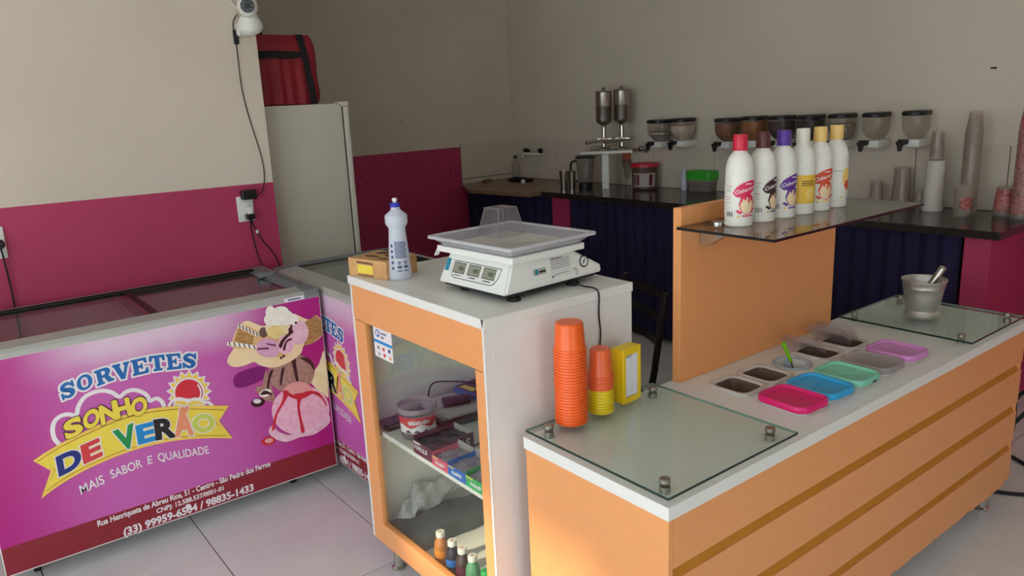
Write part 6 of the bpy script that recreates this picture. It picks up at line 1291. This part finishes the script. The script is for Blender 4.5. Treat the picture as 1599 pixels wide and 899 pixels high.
y_ = thing('open_printed_cup', (4.215, 1.700, 0.9605), 'open clear cup with red print standing in front of the tall stack', 'cup'); MB().lathe([(0.0, 0.002), (0.038, 0), (0.048, 0.155), (0.049, 0.158), (0.046, 0.158), (0.036, 0.006), (0.0, 0.006)], 'plastic_cup', 24, caps=False).build('cup', y_)
mb = MB(); fa3 = math.atan2(-1.7, -4.215)
for i in range(12):
    a, b = fa3 - 0.2 + 1.5 * i / 12, fa3 - 0.2 + 1.5 * (i + 1) / 12; f = lambda q, z: ((0.0395 + 0.010 * z / .158) * math.cos(q), (0.0395 + 0.010 * z / .158) * math.sin(q), z)
    mb.poly([f(a, 0.04 + 0.006 * math.sin(i)), f(b, 0.04 + 0.006 * math.sin(i + 1)), f(b, 0.10), f(a, 0.10)], 'cup_print')
mb.build('printed_patch', y_, label='red printed patch')
for x, y, R, h, n, lb in ((4.36, 2.225, 0.040, 0.115, 4, 'leftmost short stack of clear cups'), (4.36, 2.085, 0.052, 0.185, 5, 'wider taller stack of clear cups'), (4.365, 1.985, 0.034, 0.085, 3, 'lowest stack of small clear cups')):
    me = upcup('clear_cup', R, R * .78, h, 'plastic_cup'); stack(x, y, n, 0.009, me, 'the ' + lb, 'topmost clear cup of the ' + lb, 'clear cups, ' + lb)

# ---------------------------------------------------------------- black metal chair, cables on the floor
ch = thing('metal_chair', (2.30, 2.08, 0), 'black metal chair with curved slatted back half hidden behind the cabinet', 'chair')
ax = Vector((0.39, 0.92, 0)).normalized(); px_ = Vector((0.92, -0.39, 0))      # along the backrest / direction it leans
def cp(a, b, z): v = ax * a + px_ * b; return (v.x, v.y, z)
for a in (-0.134, 0.256):
    MB().tube([cp(a, 0.03, 0.0), cp(a, -0.03, 0.25), cp(a, -0.062, 0.45), cp(a, -0.045, 0.58), cp(a, -0.022, 0.74), cp(a, 0.0, 0.885)], 0.014, 'black_plastic', 9, 4).build('back_post', ch)
    MB().tube([cp(a, -0.35, 0.0), cp(a, -0.33, 0.44)], 0.012, 'black_plastic', 9, 1).build('front_leg', ch)
for z, b in ((0.845, -0.006), (0.755, -0.02), (0.66, -0.034)):
    p = []; q = []
    for i in range(13):
        t = i / 12; a = -0.134 + 0.39 * t; bow = 0.045 * math.sin(t * PI)
        p.append(cp(a, b + bow, z - 0.016)); q.append(cp(a, b + bow, z + 0.016))
    mb = MB().strip(p, q, 'black_plastic', True); mb.strip([(x + 0.006, y - 0.003, zz) for x, y, zz in q], [(x + 0.006, y - 0.003, zz) for x, y, zz in p], 'black_plastic', True)
    mb.build('back_slat', ch)
vs = [cp(-0.16, -0.35, 0), cp(0.28, -0.35, 0), cp(0.28, -0.06, 0), cp(-0.16, -0.06, 0)]
MB().add([(v[0], v[1], 0.44) for v in vs] + [(v[0], v[1], 0.462) for v in vs], [(3, 2, 1, 0), (4, 5, 6, 7), (0, 1, 5, 4), (1, 2, 6, 5), (2, 3, 7, 6), (3, 0, 4, 7)], 'black_plastic').build('seat', ch)
MB().tube([(3.27, 1.20, 0.006), (3.30, 1.08, 0.20), (3.255, 1.05, 0.40), (3.30, 1.10, 0.52), (3.42, 1.22, 0.40), (3.50, 1.30, 0.008)], 0.007, 'black_rubber', 8, 5).build('floor_cable', label='thick black cable looping up beside the far end of the counter', cat='cable', group='cables at the far end of the counter')
MB().tube([(3.26, 1.06, 0.30), (3.34, 1.03, 0.36), (3.50, 1.05, 0.365), (3.62, 1.16, 0.30), (3.64, 1.24, 0.008)], 0.008, 'black_rubber', 8, 5).build('floor_cable', label='black cable sticking out to the right of the counter end', cat='cable', group='cables at the far end of the counter')
MB().tube([(3.24, 1.12, 0.008), (3.34, 0.98, 0.008), (3.52, 0.96, 0.008), (3.60, 1.10, 0.008), (3.72, 1.30, 0.008)], 0.008, 'black_rubber', 8, 5).build('floor_cable', label='black cable lying on the floor past the far end of the counter', cat='cable', group='cables at the far end of the counter')
